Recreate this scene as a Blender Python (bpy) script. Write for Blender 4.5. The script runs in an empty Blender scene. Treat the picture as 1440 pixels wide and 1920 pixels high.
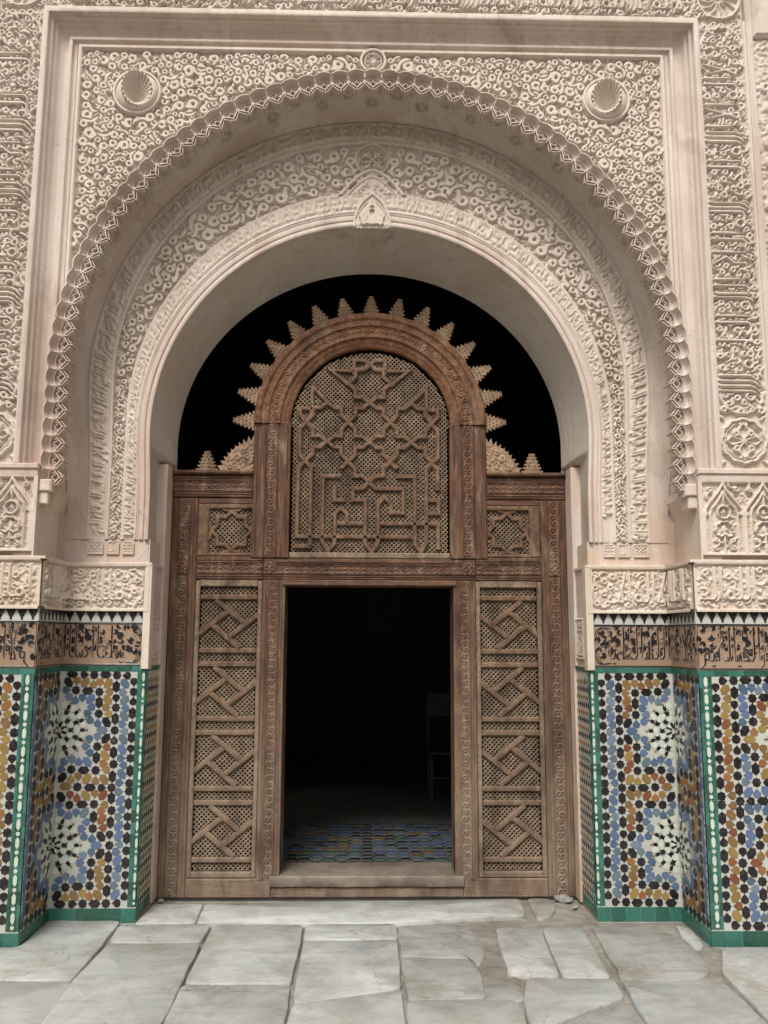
import bpy, math, random
import numpy as np
from mathutils import Matrix, Vector

S = bpy.context.scene
C = S.collection
PI = math.pi
OFFS = -.020
random.seed(7)
RNG = np.random.RandomState(11)

# ------------------------------------------------------------------ camera
cam_data = bpy.data.cameras.new('camera')
cam = bpy.data.objects.new('camera', cam_data)
C.objects.link(cam)
YAW, PITCH, ROLL = .021, .145, .004
fw = np.array([math.sin(YAW)*math.cos(PITCH), math.cos(YAW)*math.cos(PITCH), math.sin(PITCH)])
rt = np.array([math.cos(YAW), -math.sin(YAW), 0.0])
up = np.cross(rt, fw)
r2 = rt*math.cos(ROLL)+up*math.sin(ROLL)
u2 = -rt*math.sin(ROLL)+up*math.cos(ROLL)
cam.matrix_world = Matrix(((r2[0], u2[0], -fw[0], -.0235), (r2[1], u2[1], -fw[1], -5.5752),
                           (r2[2], u2[2], -fw[2], 1.6), (0, 0, 0, 1)))
cam_data.sensor_fit = 'VERTICAL'
cam_data.sensor_height = 24
cam_data.lens = 24*1600/1920
cam_data.clip_start = .05
cam_data.clip_end = 200
S.camera = cam

# ------------------------------------------------------------------ world, sun, exposure
W = bpy.data.worlds.new('World')
S.world = W
W.use_nodes = True
nt = W.node_tree
nt.nodes.clear()
out = nt.nodes.new('ShaderNodeOutputWorld')
bg = nt.nodes.new('ShaderNodeBackground')
sky = nt.nodes.new('ShaderNodeTexSky')
sky.sky_type = 'NISHITA'
sky.sun_disc = False
SUN_EL, SUN_AZ = math.radians(50), math.radians(197)
sky.sun_elevation = SUN_EL
sky.sun_rotation = SUN_AZ
sky.dust_density = 4
hs = nt.nodes.new('ShaderNodeHueSaturation')      # overcast: the cloud cover greys the sky
hs.inputs['Saturation'].default_value = .12
nt.links.new(sky.outputs[0], hs.inputs['Color'])
nt.links.new(hs.outputs[0], bg.inputs[0])
nt.links.new(bg.outputs[0], out.inputs[0])
bg.inputs[1].default_value = .105
sd = bpy.data.lights.new('sun', 'SUN')
sd.energy = 1.3
sd.angle = math.radians(18)
sd.color = (1, .985, .955)
sun = bpy.data.objects.new('sun', sd)
C.objects.link(sun)
# comes down steeply over the courtyard roof behind the camera
d = Vector((math.sin(SUN_AZ)*math.cos(SUN_EL), math.cos(SUN_AZ)*math.cos(SUN_EL), math.sin(SUN_EL)))
sun.rotation_euler = d.to_track_quat('Z', 'Y').to_euler()
S.view_settings.view_transform = 'Standard'
S.view_settings.look = 'None'
S.view_settings.exposure = 0.83
S.view_settings.gamma = 1
S.view_settings.use_curve_mapping = False
S.render.engine = 'CYCLES'

# ------------------------------------------------------------------ materials
def srgb(r, g, b):
    f = lambda c: (c/255/12.92) if c/255 <= .04045 else ((c/255+.055)/1.055)**2.4
    return (f(r), f(g), f(b), 1)

class MatB:
    def __init__(s, name, rough=.8, spec=.3):
        s.m = bpy.data.materials.new(name)
        s.m.use_nodes = True
        s.nt = s.m.node_tree
        s.b = s.nt.nodes['Principled BSDF']
        s.b.inputs['Roughness'].default_value = rough
        s.b.inputs['Specular IOR Level'].default_value = spec
        s.geo = None
    def n(s, t, **kw):
        x = s.nt.nodes.new(t)
        for k, v in kw.items():
            setattr(x, k, v)
        return x
    def l(s, a, b):
        s.nt.links.new(a, b)
    def pos(s, scale=(1, 1, 1), obj=False):
        if obj:
            g = s.n('ShaderNodeTexCoord').outputs['Object']
        else:
            g = s.n('ShaderNodeNewGeometry').outputs['Position']
        mp = s.n('ShaderNodeMapping')
        mp.inputs['Scale'].default_value = scale
        s.l(g, mp.inputs['Vector'])
        return mp.outputs[0]
    def noise(s, vec, sc, det=4, rough=.55, dist=0):
        x = s.n('ShaderNodeTexNoise')
        x.inputs['Scale'].default_value = sc
        x.inputs['Detail'].default_value = det
        x.inputs['Roughness'].default_value = rough
        x.inputs['Distortion'].default_value = dist
        s.l(vec, x.inputs['Vector'])
        return x.outputs['Fac']
    def ramp(s, fac, stops):
        x = s.n('ShaderNodeValToRGB')
        e = x.color_ramp.elements
        while len(e) < len(stops):
            e.new(.5)
        for i, (p, c) in enumerate(stops):
            e[i].position = p
            e[i].color = c if len(c) == 4 else (*c, 1)
        s.l(fac, x.inputs[0])
        return x.outputs[0]
    def mix(s, fac, a, b, mode='MIX'):
        x = s.n('ShaderNodeMix', data_type='RGBA', blend_type=mode)
        if isinstance(fac, (int, float)):
            x.inputs[0].default_value = fac
        else:
            s.l(fac, x.inputs[0])
        for i, v in ((6, a), (7, b)):
            if isinstance(v, tuple):
                x.inputs[i].default_value = v
            else:
                s.l(v, x.inputs[i])
        return x.outputs[2]
    def color(s, c):
        if isinstance(c, tuple):
            s.b.inputs['Base Color'].default_value = c
        else:
            s.l(c, s.b.inputs['Base Color'])
    def bump(s, h, strength=.3, dist=.01):
        x = s.n('ShaderNodeBump')
        x.inputs['Strength'].default_value = strength
        x.inputs['Distance'].default_value = dist
        s.l(h, x.inputs['Height'])
        s.l(x.outputs[0], s.b.inputs['Normal'])
    def maprange(s, v, a, b, c=0, d=1):
        x = s.n('ShaderNodeMapRange')
        for i, q in enumerate((a, b, c, d)):
            x.inputs[i+1].default_value = q
        s.l(v, x.inputs[0])
        return x.outputs[0]
    def z(s):
        g = s.n('ShaderNodeNewGeometry')
        x = s.n('ShaderNodeSeparateXYZ')
        s.l(g.outputs['Position'], x.inputs[0])
        return x.outputs[2]
    def math(s, op, a, b):
        x = s.n('ShaderNodeMath', operation=op)
        for i, v in enumerate((a, b)):
            if isinstance(v, (int, float)):
                x.inputs[i].default_value = v
            else:
                s.l(v, x.inputs[i])
        return x.outputs[0]

def stucco(name, c0, c1, ochre, stain=.6, white=.5, worn=False):
    b = MatB(name, .92, .15)
    p = b.pos()
    big = b.noise(p, 1.7, 5, .6, .3)
    col = b.mix(b.maprange(big, .35, .68), c0, c1)
    # ochre rubbing low on the piers, in blotches
    low = b.maprange(b.z(), 3.0, 2.0)
    bl = b.noise(p, 2.6, 6, .62, .6)
    m = b.math('MULTIPLY', low, b.maprange(bl, .42, .66))
    col = b.mix(b.math('MULTIPLY', m, stain), col, ochre)
    # chalky scuffs
    sc = b.noise(b.pos((1, 1, .45)), 9, 8, .7, .8)
    col = b.mix(b.math('MULTIPLY', b.maprange(sc, .6, .75), white), col, srgb(232, 222, 212))
    # sooty specks
    sp = b.noise(p, 38, 3, .6)
    col = b.mix(b.math('MULTIPLY', b.maprange(sp, .62, .8), .35), col, srgb(120, 98, 82))
    dr = b.noise(b.pos((4.5, 4.5, .35)), 3, 6, .65, .5)
    col = b.mix(b.math('MULTIPLY', b.maprange(dr, .52, .72), .42), col, srgb(150, 128, 112))
    b.color(col)
    h = b.noise(p, 130, 5, .6)
    if worn:
        # hairline cracks, patched repairs and old grime runs
        wv = b.n('ShaderNodeTexVoronoi', feature='DISTANCE_TO_EDGE')
        wv.inputs['Scale'].default_value = 1.1
        dn = b.n('ShaderNodeTexNoise')
        dn.inputs['Scale'].default_value = 2.2
        dn.inputs['Detail'].default_value = 6
        b.l(p, dn.inputs['Vector'])
        ad = b.n('ShaderNodeVectorMath', operation='ADD')
        sc_ = b.n('ShaderNodeVectorMath', operation='SCALE')
        sc_.inputs['Scale'].default_value = .8
        b.l(dn.outputs['Color'], sc_.inputs[0])
        b.l(p, ad.inputs[0])
        b.l(sc_.outputs[0], ad.inputs[1])
        b.l(ad.outputs[0], wv.inputs['Vector'])
        ck = b.maprange(wv.outputs['Distance'], .0, .004, 1, 0)
        gate = b.maprange(b.noise(p, 1.3, 3), .5, .56)
        ckm = b.math('MULTIPLY', ck, gate)
        col = b.mix(b.math('MULTIPLY', ckm, .55), col, srgb(110, 92, 78))
        pt = b.noise(b.pos((1, 1, .8)), 1.15, 7, .55, .9)
        col = b.mix(b.maprange(pt, .545, .56, 0, .35), col, srgb(186, 160, 142))
        pt2 = b.noise(b.pos((1.2, 1, .6)), 1.9, 7, .6, .6)
        col = b.mix(b.maprange(pt2, .60, .63, 0, .5), col, srgb(170, 152, 138))
        h = b.math('ADD', h, b.math('MULTIPLY', b.noise(p, 7, 5, .6), 2.5))
        h = b.math('SUBTRACT', h, b.math('MULTIPLY', ckm, 2.0))
        b.color(col)
    b.bump(h, .25 if not worn else .45, .004)
    return b.m

M = {}
M['stucco'] = stucco('carved stucco', srgb(196, 182, 167), srgb(208, 195, 181), srgb(196, 168, 132), .3, .45)
M['plaster'] = stucco('smooth plaster', srgb(194, 178, 165), srgb(208, 194, 182), srgb(200, 166, 126), .6, .6, True)
M['soffit'] = stucco('arch plaster', srgb(186, 176, 162), srgb(198, 189, 176), srgb(190, 172, 146), .3, .3, True)
M['marble_band'] = stucco('carved pale stone', srgb(200, 186, 170), srgb(212, 199, 184), srgb(196, 166, 134), .35, .35)

def woodmat(name, dark, mid, light, gray_top=.9, along='z', grayk=.8):
    b = MatB(name, .62, .3)
    sc = {'z': (14, 14, 1.1), 'x': (1.1, 14, 14), 'o': (8, 8, 8)}[along]
    p = b.pos(sc)
    g = b.noise(p, 3.2, 8, .68, .6)
    g2 = b.noise(p, 11, 6, .7, .3)
    col = b.ramp(g, [(.3, dark), (.5, mid), (.72, light)])
    col = b.mix(b.math('MULTIPLY', b.maprange(g2, .52, .7), .55), col, dark)
    q = b.pos()
    big = b.noise(q, 2.2, 5, .6, .5)
    col = b.mix(b.math('MULTIPLY', b.maprange(big, .45, .7), .4), col, srgb(82, 48, 36))
    # sun- and water-bleached grey towards the foot of the doors
    low = b.maprange(b.z(), gray_top, -.15)
    bl = b.noise(b.pos((3, 3, 1)), 2.4, 7, .65, .5)
    m = b.math('MULTIPLY', low, b.maprange(bl, .2, .6))
    col = b.mix(b.math('MULTIPLY', m, grayk), col, srgb(146, 130, 112))
    col = b.mix(b.math('MULTIPLY', b.maprange(b.noise(b.pos(sc), 26, 4, .6), .58, .70), .75), col, srgb(26, 18, 13))
    # dry, rubbed patches and long checks in the grain
    drk = b.noise(b.pos((2.2, 2.2, .9)), 1.9, 6, .65, .7)
    col = b.mix(b.math('MULTIPLY', b.maprange(drk, .48, .68), .6), col, srgb(52, 36, 28))
    rub = b.noise(b.pos((5, 5, 1.6)), 1.6, 8, .7, .8)
    col = b.mix(b.math('MULTIPLY', b.maprange(rub, .53, .70), .55), col, srgb(150, 130, 106))
    chk = b.noise(b.pos(tuple(q*2.2 if q > 2 else q*.5 for q in sc)), 5, 5, .6, .2)
    col = b.mix(b.math('MULTIPLY', b.maprange(chk, .64, .68), .7), col, srgb(22, 15, 11))
    b.color(col)
    b.bump(b.math('ADD', g2, g), .5, .006)
    return b.m
WD, WM_, WL = srgb(52, 35, 26), srgb(94, 64, 47), srgb(136, 104, 78)
M['wood_v'] = woodmat('weathered cedar upright', WD, WM_, WL, 2.1, 'z')
M['wood_h'] = woodmat('weathered cedar rail', WD, WM_, WL, 2.0, 'x')
M['wood_arch'] = woodmat('cedar arch', srgb(66, 41, 27), srgb(112, 74, 49), srgb(152, 110, 74), .5, 'o')
M['lattice'] = woodmat('turned lattice wood', srgb(88, 73, 58), srgb(128, 109, 89), srgb(160, 141, 118), 1.9, 'o', .7)
M['strap'] = woodmat('strapwork wood', srgb(70, 50, 37), srgb(108, 82, 61), srgb(142, 114, 86), 1.9, 'o', .7)
M['finial'] = woodmat('bare cedar finial', srgb(112, 90, 68), srgb(150, 124, 97), srgb(178, 152, 122), .5, 'o')

def glaze(name, c, rough=.22, var=.25):
    b = MatB(name, rough, .5)
    oi = b.n('ShaderNodeObjectInfo').outputs['Random']
    p = b.pos()
    n1 = b.noise(p, 60, 4, .6)
    hsv = b.n('ShaderNodeHueSaturation')
    hsv.inputs['Color'].default_value = c
    b.l(b.maprange(oi, 0, 1, 1-var, 1+var), hsv.inputs['Value'])
    b.l(b.maprange(oi, 0, 1, .488, .512), hsv.inputs['Hue'])
    col = b.mix(b.maprange(n1, .5, .8, 0, .14), hsv.outputs[0], srgb(150, 145, 130))
    w = b.noise(p, 7, 6, .7)
    col = b.mix(b.math('MULTIPLY', b.maprange(w, .6, .78), .3), col, srgb(150, 142, 126))
    b.color(col)
    b.l(b.maprange(n1, .3, .7, rough, rough+.25), b.b.inputs['Roughness'])
    b.bump(b.noise(p, 25, 3), .12, .01)
    return b.m
M['g_black'] = glaze('black glaze', srgb(30, 24, 27), .2, .25)
M['g_blue'] = glaze('blue glaze', srgb(80, 98, 124), .22, .25)
M['g_slate'] = glaze('slate blue glaze', srgb(96, 112, 126), .22, .25)
M['g_ochre'] = glaze('ochre glaze', srgb(130, 103, 58), .25, .25)
M['g_rust'] = glaze('rust glaze', srgb(126, 80, 46), .25, .3)
M['g_green'] = glaze('green glaze', srgb(46, 96, 82), .2, .45)
M['g_white'] = glaze('white glaze', srgb(178, 178, 168), .3, .06)
M['g_cream'] = glaze('cream glaze', srgb(190, 194, 180), .25, .1)
M['terracotta'] = stucco('scraped terracotta ground', srgb(144, 120, 100), srgb(160, 136, 116), srgb(160, 132, 104), .3, .15)

def stone(name, c0, c1, vein, dirt):
    b = MatB(name, .55, .35)
    p = b.pos()
    oi = b.n('ShaderNodeObjectInfo').outputs['Random']
    mp = b.n('ShaderNodeVectorMath', operation='ADD')
    cmb = b.n('ShaderNodeCombineXYZ')
    b.l(b.math('MULTIPLY', oi, 17.0), cmb.inputs[0])
    b.l(p, mp.inputs[0])
    b.l(cmb.outputs[0], mp.inputs[1])
    q = mp.outputs[0]
    n0 = b.noise(q, 1.6, 6, .6, .8)
    col = b.mix(b.maprange(n0, .35, .68), c0, c1)
    st = b.n('ShaderNodeMapping')
    st.inputs['Scale'].default_value = (1, 4.0, 1)
    st.inputs['Rotation'].default_value = (0, 0, .35)
    b.l(q, st.inputs['Vector'])
    v = b.noise(st.outputs[0], 2.4, 9, .7, 1.4)
    col = b.mix(b.math('MULTIPLY', b.maprange(v, .5, .62), .45), col, vein)
    dn = b.noise(p, 3.1, 9, .72, .4)
    col = b.mix(b.math('MULTIPLY', b.maprange(dn, .46, .68), .75), col, dirt)
    sp = b.noise(p, 70, 4, .7)
    col = b.mix(b.math('MULTIPLY', b.maprange(sp, .6, .75), .45), col, srgb(112, 104, 92))
    # grit, foot-worn pits and hairline cracks
    pit = b.noise(p, 150, 3, .7)
    col = b.mix(b.math('MULTIPLY', b.maprange(pit, .58, .7), .5), col, srgb(96, 90, 80))
    ad = b.n('ShaderNodeVectorMath', operation='ADD')
    dn2 = b.n('ShaderNodeTexNoise')
    dn2.inputs['Scale'].default_value = 3.5
    dn2.inputs['Detail'].default_value = 7
    b.l(q, dn2.inputs['Vector'])
    s3 = b.n('ShaderNodeVectorMath', operation='SCALE')
    s3.inputs['Scale'].default_value = .55
    b.l(dn2.outputs['Color'], s3.inputs[0])
    b.l(q, ad.inputs[0])
    b.l(s3.outputs[0], ad.inputs[1])
    vo = b.n('ShaderNodeTexVoronoi', feature='DISTANCE_TO_EDGE')
    vo.inputs['Scale'].default_value = 1.5
    b.l(ad.outputs[0], vo.inputs['Vector'])
    crk = b.math('MULTIPLY', b.maprange(vo.outputs['Distance'], 0, .006, 1, 0), b.maprange(b.noise(q, 1.1, 2), .5, .56))
    col = b.mix(b.math('MULTIPLY', crk, .7), col, srgb(86, 80, 70))
    val = b.n('ShaderNodeHueSaturation')
    b.l(col, val.inputs['Color'])
    b.l(b.maprange(oi, 0, 1, .86, 1.08), val.inputs['Value'])
    b.color(val.outputs[0])
    b.l(b.maprange(dn, .3, .7, .42, .75), b.b.inputs['Roughness'])
    b.bump(b.math('ADD', b.noise(p, 16, 8, .65), b.math('MULTIPLY', n0, 1.5)), .35, .012)
    return b.m
M['marble'] = stone('worn marble slab', srgb(158, 159, 154), srgb(184, 185, 180), srgb(130, 134, 134), srgb(136, 128, 112))
M['greyslab'] = stone('worn grey slab', srgb(150, 149, 142), srgb(168, 167, 160), srgb(118, 116, 110), srgb(118, 110, 96))
M['mortar'] = stone('earth and mortar', srgb(134, 129, 119), srgb(152, 147, 137), srgb(100, 93, 83), srgb(94, 86, 74))
M['sill'] = stone('worn sill stone', srgb(118, 106, 94), srgb(140, 128, 114), srgb(96, 84, 72), srgb(80, 68, 56))
def plain(name, c, rough=.8):
    b = MatB(name, rough)
    n = b.noise(b.pos(), 6, 4)
    b.color(b.mix(b.maprange(n, .3, .7), c, tuple(x*.85 for x in c[:3])+(1,)))
    return b.m
M['room'] = plain('shaded room plaster', srgb(58, 50, 44))  # darkness of the unlit room is put into the plaster colour
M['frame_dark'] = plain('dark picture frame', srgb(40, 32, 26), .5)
M['paper'] = plain('shaded yellowed print', srgb(62, 56, 48))  # yellowed paper, darkened further: the room's shade is in its colour
M['chair_shaded'] = plain('shaded white plastic', srgb(62, 62, 62), .5)  # white plastic painted dark grey, standing in for the room's shade
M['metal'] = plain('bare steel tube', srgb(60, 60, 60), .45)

# ------------------------------------------------------------------ object helpers
def link(name, me, mat, parent=None):
    o = bpy.data.objects.new(name, me)
    C.objects.link(o)
    if mat is not None and not me.materials:
        for m in (mat if isinstance(mat, (list, tuple)) else [mat]):
            me.materials.append(m)
    if parent is not None:
        o.parent = parent
    return o
def thing(name, label, cat, loc=(0, 0, 0), group=None):
    o = bpy.data.objects.new(name, None)
    C.objects.link(o)
    o.location = loc
    o['label'] = label
    o['category'] = cat
    if group:
        o['group'] = group
    return o
def part(name, me, mat, parent):
    o = link(name, me, mat)
    o.parent = parent
    if parent is not None:
        o.matrix_parent_inverse = Matrix.Translation(-world_loc(parent))
    return o
def world_loc(o):
    v = Vector(o.location)
    return v
def mesh_from(name, verts, faces, smooth=False, matidx=None):
    me = bpy.data.meshes.new(name)
    me.from_pydata([tuple(map(float, v)) for v in verts], [], [tuple(map(int, f)) for f in faces])
    if smooth:
        me.polygons.foreach_set('use_smooth', [True]*len(me.polygons))
    if matidx is not None:
        me.polygons.foreach_set('material_index', np.asarray(matidx, dtype=np.int32))
    me.update()
    return me
def grid_me(name, P, mask=None, smooth=True, matidx=None, flip=False):
    """P (ny,nx,3) -> quad mesh; mask (ny-1,nx-1) True keeps the cell"""
    ny, nx = P.shape[:2]
    idx = np.arange(ny*nx).reshape(ny, nx)
    q = np.stack([idx[:-1, :-1], idx[:-1, 1:], idx[1:, 1:], idx[1:, :-1]], -1)
    if flip:
        q = q[..., ::-1]
    if mask is not None:
        q = q[mask]
        if matidx is not None:
            matidx = matidx[mask]
    q = q.reshape(-1, 4)
    used = np.zeros(ny*nx, bool)
    used[q.ravel()] = True
    remap = np.cumsum(used)-1
    V = P.reshape(-1, 3)[used].astype(np.float32)
    q = remap[q].astype(np.int32)
    me = bpy.data.meshes.new(name)
    me.vertices.add(len(V))
    me.vertices.foreach_set('co', V.ravel())
    me.loops.add(q.size)
    me.loops.foreach_set('vertex_index', q.ravel())
    me.polygons.add(len(q))
    me.polygons.foreach_set('loop_start', np.arange(0, q.size, 4, dtype=np.int32))
    me.polygons.foreach_set('loop_total', np.full(len(q), 4, dtype=np.int32))
    me.update(calc_edges=True)
    if smooth:
        me.polygons.foreach_set('use_smooth', np.ones(len(q), bool))
    if matidx is not None:
        me.polygons.foreach_set('material_index', matidx.ravel().astype(np.int32))
    me.validate()
    return me

class MB:
    """collects solids into one mesh"""
    def __init__(s):
        s.v = []
        s.f = []
    def add(s, vs, fs):
        o = len(s.v)
        s.v += [tuple(v) for v in vs]
        s.f += [tuple(i+o for i in f) for f in fs]
        return s
    def box(s, x0, x1, y0, y1, z0, z1, bev=0):
        x0, x1 = min(x0, x1), max(x0, x1)
        if bev <= 0:
            vs = [(x0, y0, z0), (x1, y0, z0), (x1, y1, z0), (x0, y1, z0), (x0, y0, z1), (x1, y0, z1), (x1, y1, z1), (x0, y1, z1)]
            fs = [(0, 3, 2, 1), (4, 5, 6, 7), (0, 1, 5, 4), (1, 2, 6, 5), (2, 3, 7, 6), (3, 0, 4, 7)]
            return s.add(vs, fs)
        b = bev   # front face (low y) chamfered
        vs = [(x0, y0+b, z0), (x1, y0+b, z0), (x1, y0+b, z1), (x0, y0+b, z1),
              (x0+b, y0, z0+b), (x1-b, y0, z0+b), (x1-b, y0, z1-b), (x0+b, y0, z1-b),
              (x0, y1, z0), (x1, y1, z0), (x1, y1, z1), (x0, y1, z1)]
        fs = [(4, 5, 6, 7), (0, 1, 5, 4), (1, 2, 6, 5), (2, 3, 7, 6), (3, 0, 4, 7),
              (0, 8, 9, 1), (1, 9, 10, 2), (2, 10, 11, 3), (3, 11, 8, 0), (8, 11, 10, 9)]
        return s.add(vs, fs)
    def me(s, name, smooth=False):
        return mesh_from(name, s.v, s.f, smooth)

def prism_me(name, poly, y0, y1, bev=.0):
    """polygon in XZ extruded along Y, front at y0 (low), chamfered by insetting toward centroid"""
    n = len(poly)
    P = np.array(poly, float)
    c = P.mean(0)
    a = sum(P[i][0]*P[(i+1) % n][1]-P[(i+1) % n][0]*P[i][1] for i in range(n))
    if a < 0:
        P = P[::-1]
    vs = [(x, y1, z) for x, z in P]+[(x, y0+bev, z) for x, z in P]
    if bev > 0:
        L = np.linalg.norm(P-c, axis=1)[:, None]
        Q = P-(P-c)/np.maximum(L, 1e-6)*bev
        vs += [(x, y0, z) for x, z in Q]
    fs = [(i, (i+1) % n, n+(i+1) % n, n+i) for i in range(n)]
    if bev > 0:
        fs += [(n+i, n+(i+1) % n, 2*n+(i+1) % n, 2*n+i) for i in range(n)]
        fs.append(tuple(range(2*n, 3*n)))
    else:
        fs.append(tuple(range(n, 2*n)))
    return mesh_from(name, vs, fs)

# ------------------------------------------------------------------ relief canvas
def sstep(x):
    x = np.clip(x, 0, 1)
    return x*x*(3-2*x)
class Canvas:
    def __init__(s, u0, u1, v0, v1, res):
        s.u0, s.v0 = u0, v0
        s.nu = max(2, int(round((u1-u0)/res))+1)
        s.nv = max(2, int(round((v1-v0)/res))+1)
        s.U = np.linspace(u0, u1, s.nu)
        s.V = np.linspace(v0, v1, s.nv)
        s.du = (u1-u0)/(s.nu-1)
        s.dv = (v1-v0)/(s.nv-1)
        s.H = np.zeros((s.nv, s.nu))
        s.u1, s.v1 = u1, v1
    def stroke(s, pts, r, h, edge=None, groove=0, mode='max', moat=0, mh=.004):
        pts = np.asarray(pts, float)
        if len(pts) == 1:
            pts = np.vstack([pts, pts+1e-5])
        r = np.broadcast_to(np.asarray(r, float), (len(pts),))
        rm = r.max()+s.du+moat
        i0 = max(0, int((pts[:, 0].min()-rm-s.u0)/s.du)); i1 = min(s.nu, int((pts[:, 0].max()+rm-s.u0)/s.du)+2)
        j0 = max(0, int((pts[:, 1].min()-rm-s.v0)/s.dv)); j1 = min(s.nv, int((pts[:, 1].max()+rm-s.v0)/s.dv)+2)
        if i1 <= i0 or j1 <= j0:
            return
        uu, vv = np.meshgrid(s.U[i0:i1], s.V[j0:j1])
        best = np.full(uu.shape, -9.0)
        for a, b, ra, rb in zip(pts[:-1], pts[1:], r[:-1], r[1:]):
            dx, dy = b-a
            L2 = dx*dx+dy*dy+1e-12
            t = np.clip(((uu-a[0])*dx+(vv-a[1])*dy)/L2, 0, 1)
            dd = np.hypot(uu-a[0]-t*dx, vv-a[1]-t*dy)
            best = np.maximum(best, (ra+(rb-ra)*t)-dd)
        e = edge or s.du*.75
        hh = h*np.clip(best/e+.4, 0, 1)
        if groove:
            hh -= groove*(np.clip((best-rm*.62)/e+.3, 0, 1))
        reg = s.H[j0:j1, i0:i1]
        if moat:
            mm = (best > -moat) & (reg > mh)
            reg[mm] = mh
        if mode == 'max':
            np.maximum(reg, hh, out=reg)
        elif mode == 'cut':
            m = best > 0
            reg[m] = np.minimum(reg[m], h)
        elif mode == 'add':
            reg += hh
    def disc(s, c, r, h, mode='max', edge=None):
        s.stroke([c], r, h, mode=mode, edge=edge)
    def ring(s, c, r, w, h, lob=0, amp=0, n=40, a0=0, a1=2*PI):
        a = np.linspace(a0, a1, n)
        rr = r*(1+amp*np.cos(lob*a)) if lob else r
        s.stroke(np.c_[c[0]+rr*np.cos(a), c[1]+rr*np.sin(a)], w, h)
    def rect(s, u0, u1, v0, v1, w, h):
        s.stroke([(u0, v0), (u1, v0), (u1, v1), (u0, v1), (u0, v0)], w, h)
    def sample(s, u, v):
        fu = np.clip((u-s.u0)/s.du, 0, s.nu-1.001)
        fv = np.clip((v-s.v0)/s.dv, 0, s.nv-1.001)
        iu, iv = fu.astype(int), fv.astype(int)
        a, b = fu-iu, fv-iv
        H = s.H
        return (H[iv, iu]*(1-a)+H[iv, iu+1]*a)*(1-b)+(H[iv+1, iu]*(1-a)+H[iv+1, iu+1]*a)*b

def hook_pts(c, R, ang, hand, tail, curl=1.15):
    """coil round an eye, then a tail that swings the other way"""
    t = np.linspace(0, 1, 18)
    a = ang+hand*(t-1)*2*PI*curl*.92
    rr = R*(.50+.50*t)
    P = np.c_[c[0]+rr*np.cos(a), c[1]+rr*np.sin(a)]
    d = ang+hand*PI/2
    pts = [P[-1]]
    k = 9
    turn = -hand*1.9/k
    for i in range(k):
        d += turn
        pts.append(pts[-1]+tail/k*np.array([math.cos(d), math.sin(d)]))
    return np.vstack([P, pts[1:]])
def add_hook(cv, c, R, ang, hand, tail, w, h, rng, moat=0):
    P = hook_pts(c, R, ang, hand, tail)
    n = len(P)
    r = np.full(n, w)
    r[:6] *= np.linspace(.8, 1, 6)
    r[-9:] *= np.interp(np.linspace(0, 1, 9), [0, .6, 1], [1, 1.25, .25])
    cv.stroke(P, r, h, moat=moat)
    if R > .09:
        cv.disc(c, R*.2, h*.6)
    if rng.rand() < .8 and R > .018:      # a side leaf leaving the tail
        p = P[-6]; d_ = P[-5]-P[-7]; a_ = math.atan2(d_[1], d_[0])+rng.choice([-1, 1])*1.1
        cv.stroke([p, p+np.array([math.cos(a_), math.sin(a_)])*R*.7, p+np.array([math.cos(a_+.4), math.sin(a_+.4)])*R*1.35], [w*.5, w*.85, w*.2], h*.92)
def leaf(cv, c, L, ang, w, h):
    d = np.array([math.cos(ang), math.sin(ang)])
    nrm = np.array([-d[1], d[0]])
    t = np.linspace(-.5, .5, 6)
    P = np.array(c)+np.outer(t*L, d)+np.outer((.25-t*t)*L*.5, nrm)
    cv.stroke(P, w*np.array([.25, .8, 1, .9, .6, .2]), h)
def ground_fill(cv, inside, pitch, h, w, rng, step_jit=.45):
    u = cv.u0
    rows = np.arange(cv.v0, cv.v1, pitch)
    for k, v in enumerate(rows):
        for u in np.arange(cv.u0+(k % 2)*pitch/2, cv.u1, pitch):
            a, b = u+rng.uniform(-1, 1)*pitch*step_jit, v+rng.uniform(-1, 1)*pitch*step_jit
            if not inside(a, b, 0):
                continue
            q = rng.rand()
            hh = h*rng.uniform(.7, 1.15)
            if q < .55:
                leaf(cv, (a, b), pitch*1.15, rng.uniform(0, 2*PI), w, hh)
            elif q < .8:
                P = hook_pts((a, b), pitch*.26, rng.uniform(0, 2*PI), rng.choice([-1, 1]), pitch*.7, .9)
                cv.stroke(P[::2], w*.6, hh)
            else:
                an = rng.uniform(0, 2*PI)
                leaf(cv, (a, b), pitch*.9, an, w*.8, hh)
                leaf(cv, (a, b), pitch*.9, an+1.9, w*.8, hh)
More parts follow.
